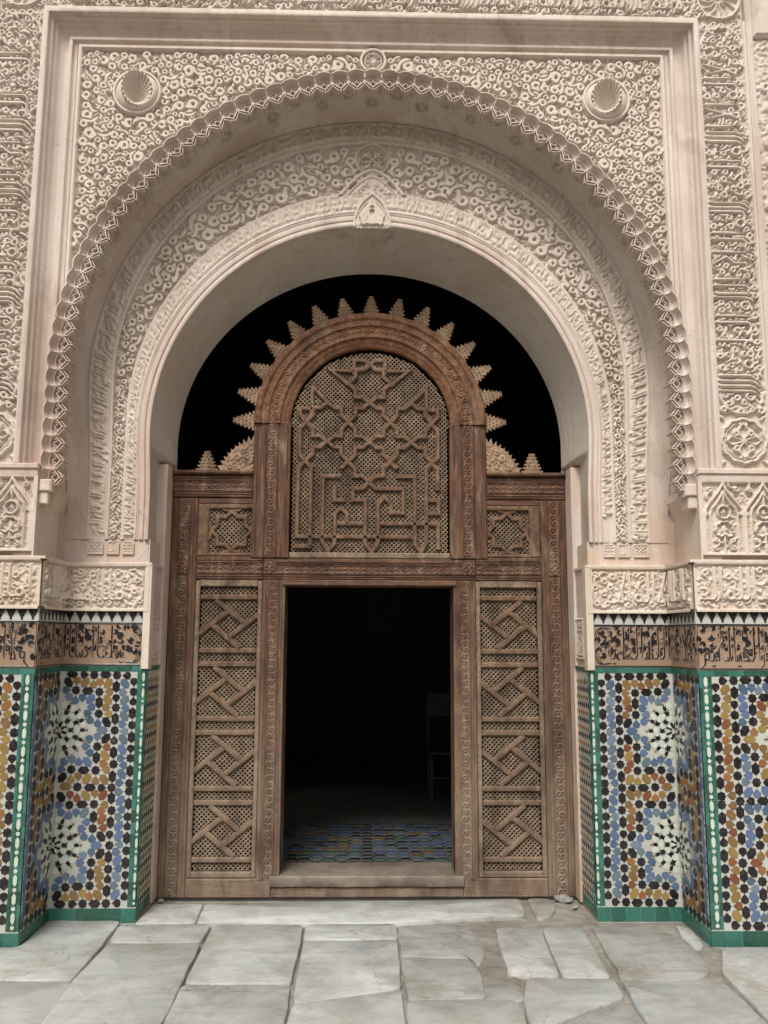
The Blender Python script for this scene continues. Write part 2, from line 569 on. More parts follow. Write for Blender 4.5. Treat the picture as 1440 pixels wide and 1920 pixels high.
def scatter_hooks(cv, inside, Rfun, h, rng, tries, wk=.42, mirror=False, gap=1.0, tailk=3.0, moat=.005):
    pts = []
    A = np.zeros((0, 3))
    for _ in range(tries):
        u = rng.uniform(cv.u0, cv.u1)
        if mirror:
            u = abs(u)
        v = rng.uniform(cv.v0, cv.v1)
        R = Rfun(u, v)*rng.uniform(.85, 1.15)
        if not inside(u, v, R*1.35):
            continue
        if len(A) and (np.hypot(A[:, 0]-u, A[:, 1]-v) < (A[:, 2]+R)*1.42*gap).any():
            continue
        A = np.vstack([A, (u, v, R)])
    for (u, v, R) in A:
        # tail swings towards free space: try a few directions, keep the emptiest
        best = None
        for _ in range(7):
            ang, hand = rng.uniform(0, 2*PI), rng.choice([-1, 1])
            tl = R*tailk*rng.uniform(.7, 1.2)
            P = hook_pts((u, v), R, ang, hand, tl)
            T = P[-6:]
            occ = cv.sample(T[:, 0], T[:, 1]).sum()/h + 6*sum(0 if inside(a, b, R*.2) else 1 for a, b in T)
            if best is None or occ < best[0]:
                best = (occ, ang, hand, tl)
        _, ang, hand, tl = best
        add_hook(cv, (u, v), R, ang, hand, tl, R*wk, h, rng, moat)
        if mirror:
            add_hook(cv, (-u, v), R, PI-ang, -hand, tl, R*wk, h, rng, moat)
    return A

# ------------------------------------------------------------------ Arabic letters as strokes (x grows leftwards)
def arc(cx, cy, r, a0, a1, n=10, ry=None):
    a = np.radians(np.linspace(a0, a1, n))
    return [(cx+r*math.cos(t), cy+(ry or r)*math.sin(t)) for t in a]
GL = {
 'A': ([[(-.03, .93), (.03, 1.0), (.02, .5), (.03, 0)]], .17),                                   # alif
 'L': ([[(.0, .95), (.05, 1.0), (.05, .1), (.12, 0), (.26, 0)]], .25),                              # lam joined
 'l': ([[(.05, 1.0), (.05, .1)]+arc(.28, .0, .23, 180, 350, 9, .24)], .55),                        # lam final
 'h': ([[(0, 0), (.06, .02)]+arc(.17, .12, .12, 240, -100, 12)+[(.14, 0)]], .34),                    # ha final
 'm': ([[(0, 0)]+arc(.11, .06, .085, 270, -90, 10)+[(.26, 0)]], .25),                               # mim
 'M': ([[(0, 0)]+arc(.11, .06, .085, 270, -90, 10)+[(.2, -.02), (.22, -.3)]], .28),                  # mim final
 's': ([[(0, 0), (.02, .14), (.05, 0), (.12, 0), (.14, .14), (.17, 0), (.24, 0), (.26, .17), (.3, 0), (.42, 0)]], .40),
 'b': ([[(.02, .26), (.04, .03), (.2, 0)], [(.08, -.16), (.09, -.17)]], .18),
 'r': ([[(.02, .2), (.05, .02), (.14, -.16), (.3, -.26)]], .24),                                   # ra
 'H': ([[(-.02, .28), (.12, .34), (.24, .25), (.05, .1), (.02, 0), (.3, 0)]], .3),                    # hha
 'n': ([[(.02, .22), (.0, -.05)]+arc(.2, -.08, .2, 180, 360, 9, .2)+[(.42, .2)], [(.21, .12), (.22, .13)]], .5),
 'y': ([[(0, 0), (.06, .2), (.1, 0), (.24, 0)], [(.05, -.16), (.06, -.16)], [(.13, -.16), (.14, -.16)]], .22),
 'w': ([arc(.12, .12, .1, 330, -20, 11)+[(.2, -.1), (.36, -.22)]], .36),                             # waw
 'k': ([[(.22, .98), (.0, .62), (.2, .38), (.2, .03), (.34, 0)]], .34),                             # kaf
 'd': ([[(0, .34), (.12, .2), (.15, .02), (-.02, 0)]], .26),
 'Z': ([[(.05, 1.0), (.06, 0)], [(0, 0)]+arc(.2, .08, .13, 220, -60, 11)+[(.34, 0)]], .36),             # zah
 'e': ([[(.2, .33), (.08, .3), (.08, .18), (.2, .12), (.02, 0), (.3, 0)]], .3),                        # ayn
 'X': ([[(0, 1.0), (.16, .35), (.3, .0), (.12, -.02), (.16, .3), (.34, 1.0)]], .42),                   # lam-alif
 ' ': ([], .12)}
TEXTS = ['ALmLk LLh ', 'bsM ALLh ALrHmn ALrHyM ', 'wALLh ALeZyM ', 'XALh AX ALLh ', 'ALHmd LLh ', 'ALbAky ALLh ', 'ALeZmh LLh ']
def write(cv, u0, u1, base, em, w, h, rng, flow=lambda u, v: (u, v), filler=True, texts=TEXTS, wk=1.0, fh=.6, squeeze=1.0):
    """letters laid right to left from u1 to u0 at baseline 'base' with alif height em"""
    x = 0.0
    Ltot = u1-u0
    pend = []
    ti = rng.randint(len(texts))
    done = False
    while not done:
        t = texts[ti % len(texts)]
        ti += 1
        for ch in t:
            st, adv = GL[ch]
            adv *= em*squeeze
            if x+adv > Ltot:
                done = True
                break
            for s_ in st:
                P = np.array(s_)
                u = u1-x-P[:, 0]*em*squeeze
                v = base+P[:, 1]*em
                Q = np.array([flow(a, b) for a, b in zip(u, v)])
                r = np.full(len(Q), w)
                if len(Q) > 2:
                    r[-1] *= .5
                    r[0] *= .8
                pend.append((Q, r))
            if filler and ch not in 'ALlkZX ' and adv > .2*em:
                a = u1-x-adv*.5
                b = base+em*rng.uniform(.55, .8)
                if rng.rand() < .75:
                    P = hook_pts((a, b), em*.09, rng.uniform(0, 2*PI), rng.choice([-1, 1]), em*.3)
                    Q = np.array([flow(p, q) for p, q in P])
                    cv.stroke(Q, w*.8, h*.92, moat=w*.5)
            x += adv
    for Q, r in pend:
        cv.stroke(Q, r+(w*.55 if h > .006 else .0022), .003*(h > .006), mode='cut')
    for Q, r in pend:
        cv.stroke(Q, r, h)

# ------------------------------------------------------------------ curves
def curve(zc, rx, rz, xs, zb, Y, n=361, x0=0.0):
    a = np.linspace(0, PI/2, 200)
    X = rx*np.sin(a)
    Z = zc+rz*np.cos(a)
    zz = np.linspace(zc, zb, 60)[1:]
    t = sstep((zc-zz)/max(zc-zb, 1e-6)*1.6)
    X = np.r_[X, rx+(xs-rx)*t]
    Z = np.r_[Z, zz]
    L = np.r_[0, np.cumsum(np.hypot(np.diff(X), np.diff(Z)))]
    q = np.linspace(-1, 1, n)
    s_ = np.abs(q)*L[-1]
    x = np.interp(s_, L, X)*np.sign(q)
    z = np.interp(s_, L, Z)
    P = np.stack([x+x0, np.full(n, float(Y)), z], -1)
    return P, L[-1]
def strip(name, A, B, prof, mat, parent, nrm=(0, -1, 0), canvas=None, cuv=None, smooth=True, flip=False):
    """prof: list of (w, offset) or int for plain subdivisions; canvas sampled with (s, across) unless cuv='xz'"""
    if isinstance(prof, int):
        prof = [(i/prof, 0.0) for i in range(prof+1)]
    w = np.array([p[0] for p in prof])[:, None, None]
    o = np.array([p[1] for p in prof])[:, None, None]
    nrm = np.asarray(nrm, float)
    P = A[None]+(B-A)[None]*w
    P = P+nrm*o
    if canvas is not None:
        if cuv == 'xz':
            hh = canvas.sample(P[..., 0], P[..., 2])+OFFS
        else:
            mid = (A+B)/2
            s_ = np.r_[0, np.cumsum(np.linalg.norm(np.diff(mid, axis=0), axis=1))]
            wid = np.linalg.norm(B-A, axis=1)
            hh = canvas.sample(np.broadcast_to(s_, P.shape[:2]), w[..., 0]*np.broadcast_to(canvas.v1-canvas.v0, P.shape[:2])+canvas.v0)
        P = P+nrm*hh[..., None]
    me = grid_me(name, P, smooth=smooth, flip=flip)
    return part(name, me, mat, parent)
def sharp(prof):
    """double the profile points slightly so smooth shading keeps the arrises crisp"""
    r = []
    for i, (w, o) in enumerate(prof):
        if 0 < i < len(prof)-1:
            p, n = prof[i-1], prof[i+1]
            e = .06
            r += [(w+(p[0]-w)*e, o+(p[1]-o)*e), (w+(n[0]-w)*e, o+(n[1]-o)*e)]
        else:
            r.append((w, o))
    return r
def panel(name, cv, origin, U, V, N, mat, parent, mask=None, matidx=None):
    """planar relief: origin + u*U + v*V + h*N"""
    uu, vv = np.meshgrid(cv.U, cv.V)
    O, U, V, N = (np.asarray(q, float) for q in (origin, U, V, N))
    P = O+uu[..., None]*U+vv[..., None]*V+cv.H[..., None]*N
    me = grid_me(name, P, mask=mask, matidx=matidx, smooth=False, flip=bool(np.dot(np.cross(U, V), N) < 0))
    return part(name, me, mat, parent)

P1, P2 = -.41, -.82

# ================================================================== SETTING: interior room and ground
def struct(name, me, mat, parent=None):
    o = link(name, me, mat)
    if parent is None:
        o['kind'] = 'structure'
    else:
        o.parent = parent
    return o
g = MB()
g.add([(-30, -30, -.06), (30, -30, -.06), (30, .06, -.06), (-30, .06, -.06)], [(0, 1, 2, 3)])
ground = struct('courtyard_ground', g.me('g'), M['mortar'])
# the other three sides of the courtyard (behind and beside the camera)
g = MB().box(-9, 9, -14.3, -14, 0, 6.6).box(-9.3, -9, -14.3, .0, 0, 6.6).box(9, 9.3, -14.3, .0, 0, 6.6)
struct('courtyard_walls', g.me('g'), M['plaster'])
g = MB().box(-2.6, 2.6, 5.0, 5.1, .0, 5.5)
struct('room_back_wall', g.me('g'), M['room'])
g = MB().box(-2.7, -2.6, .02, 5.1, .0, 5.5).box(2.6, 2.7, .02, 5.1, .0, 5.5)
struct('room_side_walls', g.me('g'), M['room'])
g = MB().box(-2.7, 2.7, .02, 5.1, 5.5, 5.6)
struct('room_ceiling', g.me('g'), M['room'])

# ================================================================== PORTAL WALL
portal = thing('portal_wall', 'carved pinkish stucco portal wall with a wide fringed horseshoe arch around the doorway', 'wall')

# --- core wall behind everything, with the arched opening
NA = 361
back, _ = curve(2.853, 1.285, 1.228, 1.285, 0.0, .03, NA)
rect = back.copy()
for i in range(NA):
    x, z = back[i, 0], back[i, 2]-2.0
    k = min(2.9/max(abs(x), 1e-6), (4.6 if z > 0 else 2.0)/max(abs(z), 1e-6))
    rect[i, 0] = x*k
    rect[i, 2] = 2.0+z*k
strip('wall_core', back, rect, 2, M['plaster'], portal, smooth=False)
# --- plain intrados of the doorway arch
eN = 361
e0, eL = curve(2.85, 1.355, 1.355, 1.34, 2.03, P1, eN)
eb, _ = curve(2.853, 1.285, 1.228, 1.285, 2.03, .03, eN)
low_ = eb[:, 2] < 2.70
eb[low_, 0] = np.sign(eb[low_, 0])*1.375
strip('arch_intrados', e0, eb, 8, M['soffit'], portal, flip=True)
# --- ring of bands on the inner wall face
cA, _ = curve(2.87, 1.435, 1.435, 1.417, 2.175, P1, 721)
cE, LE = curve(2.85, 1.355, 1.355, 1.34, 2.175, P1, 721)
strip('arch_edge_moulding', cE, cA, sharp([(0, 0), (0, .018), (.14, .022), (.3, .018), (.34, .0), (.42, -.004), (.46, .010), (.7, .012), (.74, .0), (.84, 0), (.88, .006), (1, .006)]), M['plaster'], portal)
cB, LB = curve(2.94, 1.50, 1.49, 1.50, 2.175, P1, 721)
cC, LC = curve(3.19, 1.605, 1.60, 1.593, 2.175, P1, 721)
cD, LD = curve(3.17, 1.745, 1.755, 1.712, 2.175, P1, 721)
Rz = .0055
def sub(Acv, Bcv, n):
    # resample both boundary curves to n points
    q = np.linspace(0, 1, n)
    t = np.linspace(0, 1, len(Acv))
    f = lambda K: np.stack([np.interp(q, t, K[:, i]) for i in range(3)], -1)
    return f(Acv), f(Bcv)
def ins_strip(name, Ac, Bc, Lmid, width, seed, em_k=.74, depth=.014):
    rng = np.random.RandomState(seed)
    cv = Canvas(0, Lmid, 0, width, .0045)
    mrg = width*.11
    h = depth
    cv.H[:] = -h*.3
    yv = cv.V[:, None]*np.ones((1, cv.nu))
    cv.H[(yv < mrg) | (yv > width-mrg)] = h*.7
    # two halves read inwards to the apex, alternate cartouches
    write(cv, mrg, Lmid-mrg, width*.26, width*.58, width*.055, h*1.1, rng, filler=True, squeeze=1.0)
    A2, B2 = sub(Ac, Bc, int(Lmid/.0055))
    strip(name, A2, B2, int(width/.0055), M['stucco'], portal, canvas=cv, smooth=False)
ins_strip('inscription_band', cA, cB, (LE+LB)/2*2, .085, 3)
ins_strip('inscription_band', cC, cD, (LC+LD)/2*2, .12, 4)
# scroll band between them: real metric canvas in x,z
cv = Canvas(-1.68, 1.68, 2.1, 4.86, .0043)
def inside_band(x, z, m):
    # inside C, outside B
    def R(x, z, zc, rx, rz, xs):
        if z >= zc:
            return math.hypot(x/rx, (z-zc)/rz)*min(rx, rz)-min(rx, rz)
        return abs(x)-(rx+(xs-rx)*min(1, (zc-z)/(zc-2.175)*1.6))
    if z < 2.17+m:
        return False
    return R(x, z, 3.19, 1.605, 1.60, 1.593) < -m-.012 and R(x, z, 2.94, 1.50, 1.49, 1.50) > m+.012
def band_orn(x, z):
    return (math.hypot(x, z-4.668) < .125) or (abs(x) < .26 and z < 4.62 and (z-4.2) < .42*(1-abs(x)/.27)+.05)
rng = np.random.RandomState(5)
ins2 = lambda x, z, m: inside_band(x, z, m) and not band_orn(x, z)
ground_fill(cv, ins2, .021, .019, .0048, rng)
def Rband(x, z):
    t = min(1, max(0, (z-2.9)/1.1))
    return .015+.016*t*random.uniform(.75, 1.15)
scatter_hooks(cv, ins2, Rband, .031, rng, 16000, .44, True, .78, 4.0, .0052)
# herringbone of leaves in the narrow feet of the band
for sgn in (-1, 1):
    for z in np.arange(2.19, 3.05, .026):
        xc = sgn*1.546
        for s2 in (-1, 1):
            cv.stroke([(xc, z+.02), (xc+s2*.018, z+.012), (xc+s2*.036, z-.012)], [.005, .008, .003], .02)
# fillets
for K, off in ((cB, .006), (cC, -.006)):
    cv.stroke(K[::6][:, [0, 2]], .012, .030)
# apex ornaments: roundel and pointed cartouche
def roundel(cv, c, R, h):
    cv.disc(c, R, 0, mode='cut')
    cv.ring(c, R*.93, R*.07, h)
    cv.ring(c, R*.76, R*.04, h*.8)
    for k in range(4):
        a = k*PI/2
        d = np.array([math.cos(a), math.sin(a)]); n_ = np.array([-d[1], d[0]])
        t = np.linspace(0, 1, 9)
        for s2 in (-1, 1):
            P = np.array(c)+np.outer(t*R*.72, d)+np.outer(np.sin(t*PI)*R*.19*s2, n_)
            cv.stroke(P, R*.045, h)
        leaf(cv, np.array(c)+d*R*.36, R*.3, a, R*.06, h*.7)
        a += PI/4
        d = np.array([math.cos(a), math.sin(a)])
        leaf(cv, np.array(c)+d*R*.5, R*.4, a, R*.1, h*.6)
        leaf(cv, np.array(c)+d*R*.55, R*.3, a+1.2, R*.07, h*.6)
roundel(cv, (0, 4.668), .115, .034)
# pointed frame
xs_ = np.linspace(-1, 1, 41)
def ogee(k, zt, hw, zb, p=1.35):
    t = np.linspace(0, 1, 22)
    x = hw*(t**.8)
    z = zt-(zt-zb)*(t**p)
    L_ = np.c_[-x[::-1], z[::-1]]
    return np.vstack([L_, np.c_[x, z][1:]])
m_ = np.zeros(cv.H.shape, bool)
uu, vv = np.meshgrid(cv.U, cv.V)
m_ = (np.abs(uu) < .27) & (vv < 4.585-(4.585-4.33)*(np.abs(uu)/.26)**1.2) & (vv > 4.1)
cv.H[m_] = .026
cv.stroke(ogee(0, 4.59, .26, 4.33), .012, .040)
cv.stroke(ogee(0, 4.545, .215, 4.33), .006, .036)
cv.stroke(ogee(0, 4.44, .115, 4.24), .009, .040)
for sgn in (-1, 1):
    for k in range(7):
        t = k/6
        x, z = sgn*(.03+.17*t), 4.50-.17*t**1.1
        leaf(cv, (x, z), .05, rng.uniform(0, PI), .007, .036)
        P = hook_pts((x, z-.01), .014, rng.uniform(0, 6), sgn, .04)
        cv.stroke(P, .0045, .038)
for s2 in (-1, 1):      # palmette
    for k, (rr, w_) in enumerate(((.075, .010), (.055, .010), (.035, .010))):
        P = [(0, 4.235), (s2*rr*.7, 4.25), (s2*rr, 4.28+.02*(2-k)), (s2*rr*.7, 4.31+.02*k), (0, 4.36+.02*k)]
        cv.stroke(P, w_*.7, .030-.003*k)
    cv.stroke(hook_pts((s2*.055, 4.235), .016, 0, s2, .03), .007, .03)
nB = int(LB*2/.0055)
nB = int(LB*2/.0045)
A2, B2 = sub(cB, cC, nB)
strip('scroll_band', A2, B2, 92, M['stucco'], portal, canvas=cv, cuv='xz', smooth=False)
# keystone palmette proud of the band, over the doorway apex
kb = Canvas(-.14, .14, 4.19, 4.47, .004)
uu, vv = np.meshgrid(kb.U, kb.V)
km = (vv < 4.44-.10*(np.abs(uu)/.125)-.13*(np.abs(uu)/.125)**5) & (np.abs(uu) < .127)
kb.H[:] = .004
for k_, (q_, w_, h_) in enumerate(((0, .010, .018), (.028, .005, .012))):
    pp = []
    for sgn in (-1, 1):
        xs2 = np.linspace(0, .115-q_, 14)[::-sgn]
        pp += [(sgn*x, 4.425-q_*1.3-.10*(x/.12)-.10*(x/.12)**4) for x in (xs2 if sgn < 0 else np.linspace(0, .115-q_, 14))]
    kb.stroke(np.array(pp[:14][::1] if pp[0][0] < pp[13][0] else pp[:14][::-1]), w_, h_)
    kb.stroke(np.array(pp[14:]), w_, h_)
    for sgn in (-1, 1):
        kb.stroke([(sgn*(.113-q_), 4.24+q_), (sgn*(.113-q_), 4.20)], w_, h_)
for s2 in (-1, 1):
    for k in range(3):
        rr = .07-.02*k
        kb.stroke([(0, 4.215+.012*k), (s2*rr*.8, 4.23+.02*k), (s2*rr, 4.27+.02*k), (s2*rr*.6, 4.295+.026*k), (0, 4.32+.03*k)], [.009, .012, .013, .010, .005], .022)
    kb.stroke(hook_pts((s2*.05, 4.225), .018, PI/2, s2, .03), .008, .024)
leaf(kb, (0, 4.36), .06, PI/2, .012, .022)
panel('keystone_palmette', kb, (0, P1-.012, 0), (1, 0, 0), (0, 0, 1), (0, -1, 0), M['stucco'], portal, mask=km[:-1, :-1])

# cove between the ring of bands and the big soffit
gC, _ = curve(3.09, 1.832, 1.862, 1.832, 2.175, -.50, 721)
dep = []
cv_pts = [(i/10, 0) for i in range(11)]
tt = np.linspace(0, 1, 11)
Pc = []
for t in tt:
    X = cD+(gC-cD)*t
    X = X.copy()
    X[:, 1] = P1+(-.50-P1)*(t**2.4)
    # on the piers the cove flattens out
    low = np.clip((2.62-X[:, 2])/.3, 0, 1)
    X[:, 1] = X[:, 1]*(1-low)+(P1-.003*(1-t))*low
    Pc.append(X)
part('arch_cove', grid_me('arch_cove', np.array(Pc)), M['plaster'], portal)

# big soffit, shallow carved roundels
cv = Canvas(0, 7.6, 0, .21, .006)
rng = np.random.RandomState(8)
for k, u in enumerate(np.arange(.08, 7.6, .16)):
    v = .07 if k % 2 else .14
    for j in range(8):
        a = j*PI/4
        leaf(cv, (u+.03*math.cos(a), v+.03*math.sin(a)), .026, a, .0080, .034)
    cv.ring((u, v), .055, .004, .008)
    cv.stroke(hook_pts((u+.05, .21-v), .02, rng.uniform(0, 6), 1, .06), .004, .005)
s0, sL = curve(3.09, 1.835, 1.905, 1.835, 2.42, -.70, 1200)
s1, _ = curve(3.09, 1.832, 1.862, 1.832, 2.42, -.50, 1200)
cvn = np.gradient(s0, axis=0)
cvn = np.stack([-cvn[:, 2], np.zeros(1200), cvn[:, 0]], -1)
cvn /= np.linalg.norm(cvn, axis=1)[:, None]
# normals point inwards (towards the opening)
mid = np.array([0, 0, 3.0])
sg = np.sign(((mid-s0)*cvn).sum(1))[:, None]
cvn *= sg
w_ = np.linspace(0, 1, 34)[:, None]
ss = np.linspace(0, sL*2, 1200)
P = s0[None]+(s1-s0)[None]*w_[..., None]
hh = cv.sample(np.broadcast_to(ss, P.shape[:2]), np.broadcast_to(w_*.21, P.shape[:2]))
P = P-cvn[None]*(hh[..., None])
part('arch_soffit', grid_me('arch_soffit', P, flip=True), M['soffit'], portal)
for sgn in (-1, 1):
    # chamfer from the soffit down to the plain pier, and the solid behind it
    X0, X1 = 1.834, 1.868
    a, b = (-.715, -.412)
    g = MB()
    vs = [(sgn*X0, a, 2.46), (sgn*X0, b, 2.46), (sgn*(X0-.012), a-.004, 2.41), (sgn*(X0-.012), b, 2.41), (sgn*(X1+.001), a-.03, 2.30), (sgn*(X1+.001), b, 2.30),
          (sgn*1.90, a, 2.46), (sgn*1.90, a-.03, 2.30)]
    fs = [(0, 1, 3, 2), (2, 3, 5, 4), (0, 2, 4, 7, 6)]
    g.add(vs, fs if sgn < 0 else [f[::-1] for f in fs])
    g.box(sgn*1.8365, sgn*1.95, -.695, -.412, 2.45, 3.2)
    part('impost_wedge', g.me('impost_wedge'), M['plaster'], portal)
    # plain reveal of the pier
    g = MB().box(sgn*X1, sgn*(X1+.12), P2+.012, .03, 2.03, 2.56)
    part('pier_reveal', g.me('pier_reveal'), M['plaster'], portal)
    # flat of the inner wall beside and under the bands
    g = MB().box(sgn*1.33, sgn*1.90, P1+.004, .02, 2.03, 2.178)
    part('band_foot', g.me('band_foot'), M['plaster'], portal)
    g = MB().box(sgn*1.832, sgn*1.90, P1+.002, .02, 2.17, 2.44)
    part('reveal_back', g.me('reveal_back'), M['plaster'], portal)
    # three carved squares under the bands
    lo, hi = 2.085, 2.165
    for (a, b, kind) in ((1.425, 1.497, 0), (1.513, 1.590, 1), (1.610, 1.706, 0)):
        W_ = b-a
        cs = Canvas(0, W_, 0, hi-lo, .004)
        cs.H[:] = -.006
        cs.rect(0.004, W_-.004, .004, hi-lo-.004, .006, .008)
        c0 = (W_/2, (hi-lo)/2)
        if kind == 0:
            for dx in (-1, 0, 1):
                for dz in (-1, 0, 1):
                    cs.disc((c0[0]+dx*W_*.26, c0[1]+dz*.021), .0075, .008)
            cs.stroke([(W_*.25, .02), (W_*.75, .06)], .003, .008)
            cs.stroke([(W_*.25, .06), (W_*.75, .02)], .003, .008)
        else:
            write(cs, W_*.14, W_*.9, .026, .042, .0032, .009, np.random.RandomState(1), filler=False, texts=['ALLh '], squeeze=1.5)
            cs.stroke([(W_*.16, .018), (W_*.86, .018)], .0028, .009)
        ox = a if sgn > 0 else -b
        panel('carved_square', cs, (ox, P1-.001, lo), (1, 0, 0), (0, 0, 1), (0, -1, 0), M['plaster'], portal)

# --- spandrel field with arabesque
def out_arch(x, z, m):
    if z < 3.09:
        return abs(x) > 1.93+m
    return math.hypot(x/(1.90+m), (z-3.09)/(1.965+m)) > 1
SP = Canvas(-1.825, 1.825, 3.6, 5.22, .0041)
def in_sp(x, z, m):
    if abs(x) > 1.79-m*.8 or z > 5.185-m*.8 or z < 3.65:
        return False
    if math.hypot(abs(x)-1.45, z-4.905) < .15+m*.8:
        return False
    if abs(x) < .085+m and z > 4.9:
        return False
    return out_arch(x, z, m*.9+.02)
rng = np.random.RandomState(21)
ground_fill(SP, in_sp, .0200, .019, .0046, rng)
scatter_hooks(SP, in_sp, lambda x, z: .0235*rng.choice([.8, 1, 1, 1.25]), .029, rng, 45000, .43, True, .78, 4.0, .0048)
SP.rect(-1.808, 1.808, 3.3, 5.203, .012, .040)
# apex cartouche
for (r_, w_, h_) in ((.075, .010, .042), (.052, .006, .034)):
    SP.disc((0, 5.14), r_+w_, 0, mode='cut')
    SP.ring((0, 5.14), r_, w_, h_)
for k in range(8):
    a = k*PI/4
    SP.stroke([(0, 5.14), (.045*math.cos(a), 5.14+.045*math.sin(a))], .004, .030)
    SP.ring((.026*math.cos(a), 5.14+.026*math.sin(a)), .016, .003, .034)
uu, vv = np.meshgrid(SP.U, SP.V)
t_ = (np.abs(uu) < .12*(1-np.clip((vv-5.0)/.1, -1, 1)**2*.6)) & (vv > 4.95) & (vv < 5.075)
SP.H[t_] = .024
for s2 in (-1, 1):
    SP.stroke([(0, 5.085), (s2*.035, 5.05), (s2*.06, 5.01), (s2*.11, 4.985)], .009, .042)
    SP.stroke([(0, 5.06), (s2*.028, 5.02), (s2*.012, 4.985), (0, 4.97)], .006, .040)
    SP.stroke(hook_pts((s2*.035, 4.985), .013, 0, s2, .02), .006, .040)
    # boss seats
    SP.disc((s2*1.45, 4.905), .15, 0.016, mode='cut')
    SP.ring((s2*1.45, 4.905), .14, .010, .040)
ctr = np.vectorize(lambda x, z: out_arch(x, z, -.035))(uu, vv)
keep = ctr[:-1, :-1] | ctr[1:, 1:]
SPY = -.698
panel('spandrel_panel', SP, (0, SPY, 0), (1, 0, 0), (0, 0, 1), (0, -1, 0), M['stucco'], portal, mask=keep)

# --- rectangular frame mouldings (alfiz)
def frame_path(hw, zt, zb, Y):
    return np.array([(-hw, Y, zb), (-hw, Y, zt), (hw, Y, zt), (hw, Y, zb)], float)
fo = frame_path(2.0, 5.385, 2.555, P2)
fi = frame_path(1.812, 5.20, 2.555, P2)
prof = [(0, -.0), (0, .014), (.13, .014), (.145, -.020), (.22, -.024), (.235, -.052), (.30, -.060), (.36, -.086), (.50, -.104), (.64, -.106), (.66, -.080), (.77, -.076), (.79, -.100), (.90, -.102), (.92, -.112), (1, -.140)]
me_rows = []
def frame_strip(name, fo, fi, prof, mat, parent):
    # straight runs subdivided so nothing long and thin shades oddly
    def dens(F):
        r = []
        for a, b in zip(F[:-1], F[1:]):
            for k in range(12):
                r.append(a+(b-a)*k/12)
        r.append(F[-1])
        return np.array(r)
    strip(name, dens(fo), dens(fi), sharp(prof), mat, parent)
frame_strip('frame_moulding', fo, fi, prof, M['plaster'], portal)

# --- calligraphic bands round the frame
def vband(side):
    """text running up the wall; u across (0 inner edge .. W outer), v up"""
    Wb, z0, z1 = .30, 2.56, 5.385
    cv = Canvas(0, Wb, 0, z1-z0, .0052)
    rng = np.random.RandomState(31 if side < 0 else 32)
    ins = lambda u, v, m: .012+m < u < Wb-.012-m and v > .33 and v < z1-z0-.02
    ground_fill(cv, ins, .023, .019, .0052, rng)
    Lb = z1-z0
    fl = (lambda a, b: (b, a)) if side < 0 else (lambda a, b: (Wb-b, a))
    # baseline on the inner side for the left band, outer side for the right one
    scatter_hooks(cv, ins, lambda u, v: .019, .029, rng, 3600, .43, False, .80, 3.6)
    write(cv, .34, Lb-.30, .075, .20, .0085, .036, rng, flow=fl, filler=False, squeeze=1.0)
    # long returning strokes in groups, laid across the curls
    for v in np.arange(.5, Lb-.3, .52):
        v = v+rng.uniform(-.07, .07)
        for k in range(rng.randint(1, 4)):
            vv_ = v+k*.030
            P = np.array([fl(vv_+.004, .283), fl(vv_, .262), fl(vv_, .10), fl(vv_-.012, .065), fl(vv_-.040, .045)])
            cv.stroke(P, .0165, .004, mode='cut')
            cv.stroke(P, [.011, .0078, .0085, .009, .005], .037)
    # roundels: one at the foot, one cusped where the text ends
    c = (Wb/2, .165)
    cv.disc(c, .16, .0, mode='cut')
    cv.ring(c, .128, .010, .026, 12, .04)
    cv.ring(c, .108, .005, .020, 12, .04)
    for sx in (-1, 1):
        for sz in (-1, 1):
            cv.stroke(hook_pts((c[0]+sx*.04, c[1]+sz*.045), .018, PI/2*sz, sx*sz, .05), .008, .026)
            cv.stroke([(c[0], c[1]+sz*.1), (c[0]+sx*.03, c[1]+sz*.07), (c[0]+sx*.02, c[1]+sz*.03), (c[0], c[1]+sz*.01)], .006, .024)
            cv.stroke([(c[0]+sx*.1, c[1]), (c[0]+sx*.07, c[1]+sz*.025), (c[0]+sx*.03, c[1]+sz*.012), (c[0], c[1])], .006, .024)
            leaf(cv, (c[0]+sx*.125, c[1]+sz*.135), .05, sx*sz*PI/4, .010, .020)
    cv.ring((Wb/2, Lb-.16), .125, .009, .026, a0=0, a1=PI)
    cv.ring((Wb/2, .33+.12), .125, .009, .026, a0=PI, a1=2*PI)
    # plain edge fillets
    cv.stroke([(.004, 0), (.004, Lb)], .012, .034)
    cv.stroke([(Wb-.002, 0), (Wb-.002, Lb)], .014, .036)
    if side < 0:
        panel('inscription_panel', cv, (-2.0, P2+.024, z0), (-1, 0, 0), (0, 0, 1), (0, -1, 0), M['stucco'], portal)
    else:
        panel('inscription_panel', cv, (2.0, P2+.024, z0), (1, 0, 0), (0, 0, 1), (0, -1, 0), M['stucco'], portal)
vband(-1)
vband(1)
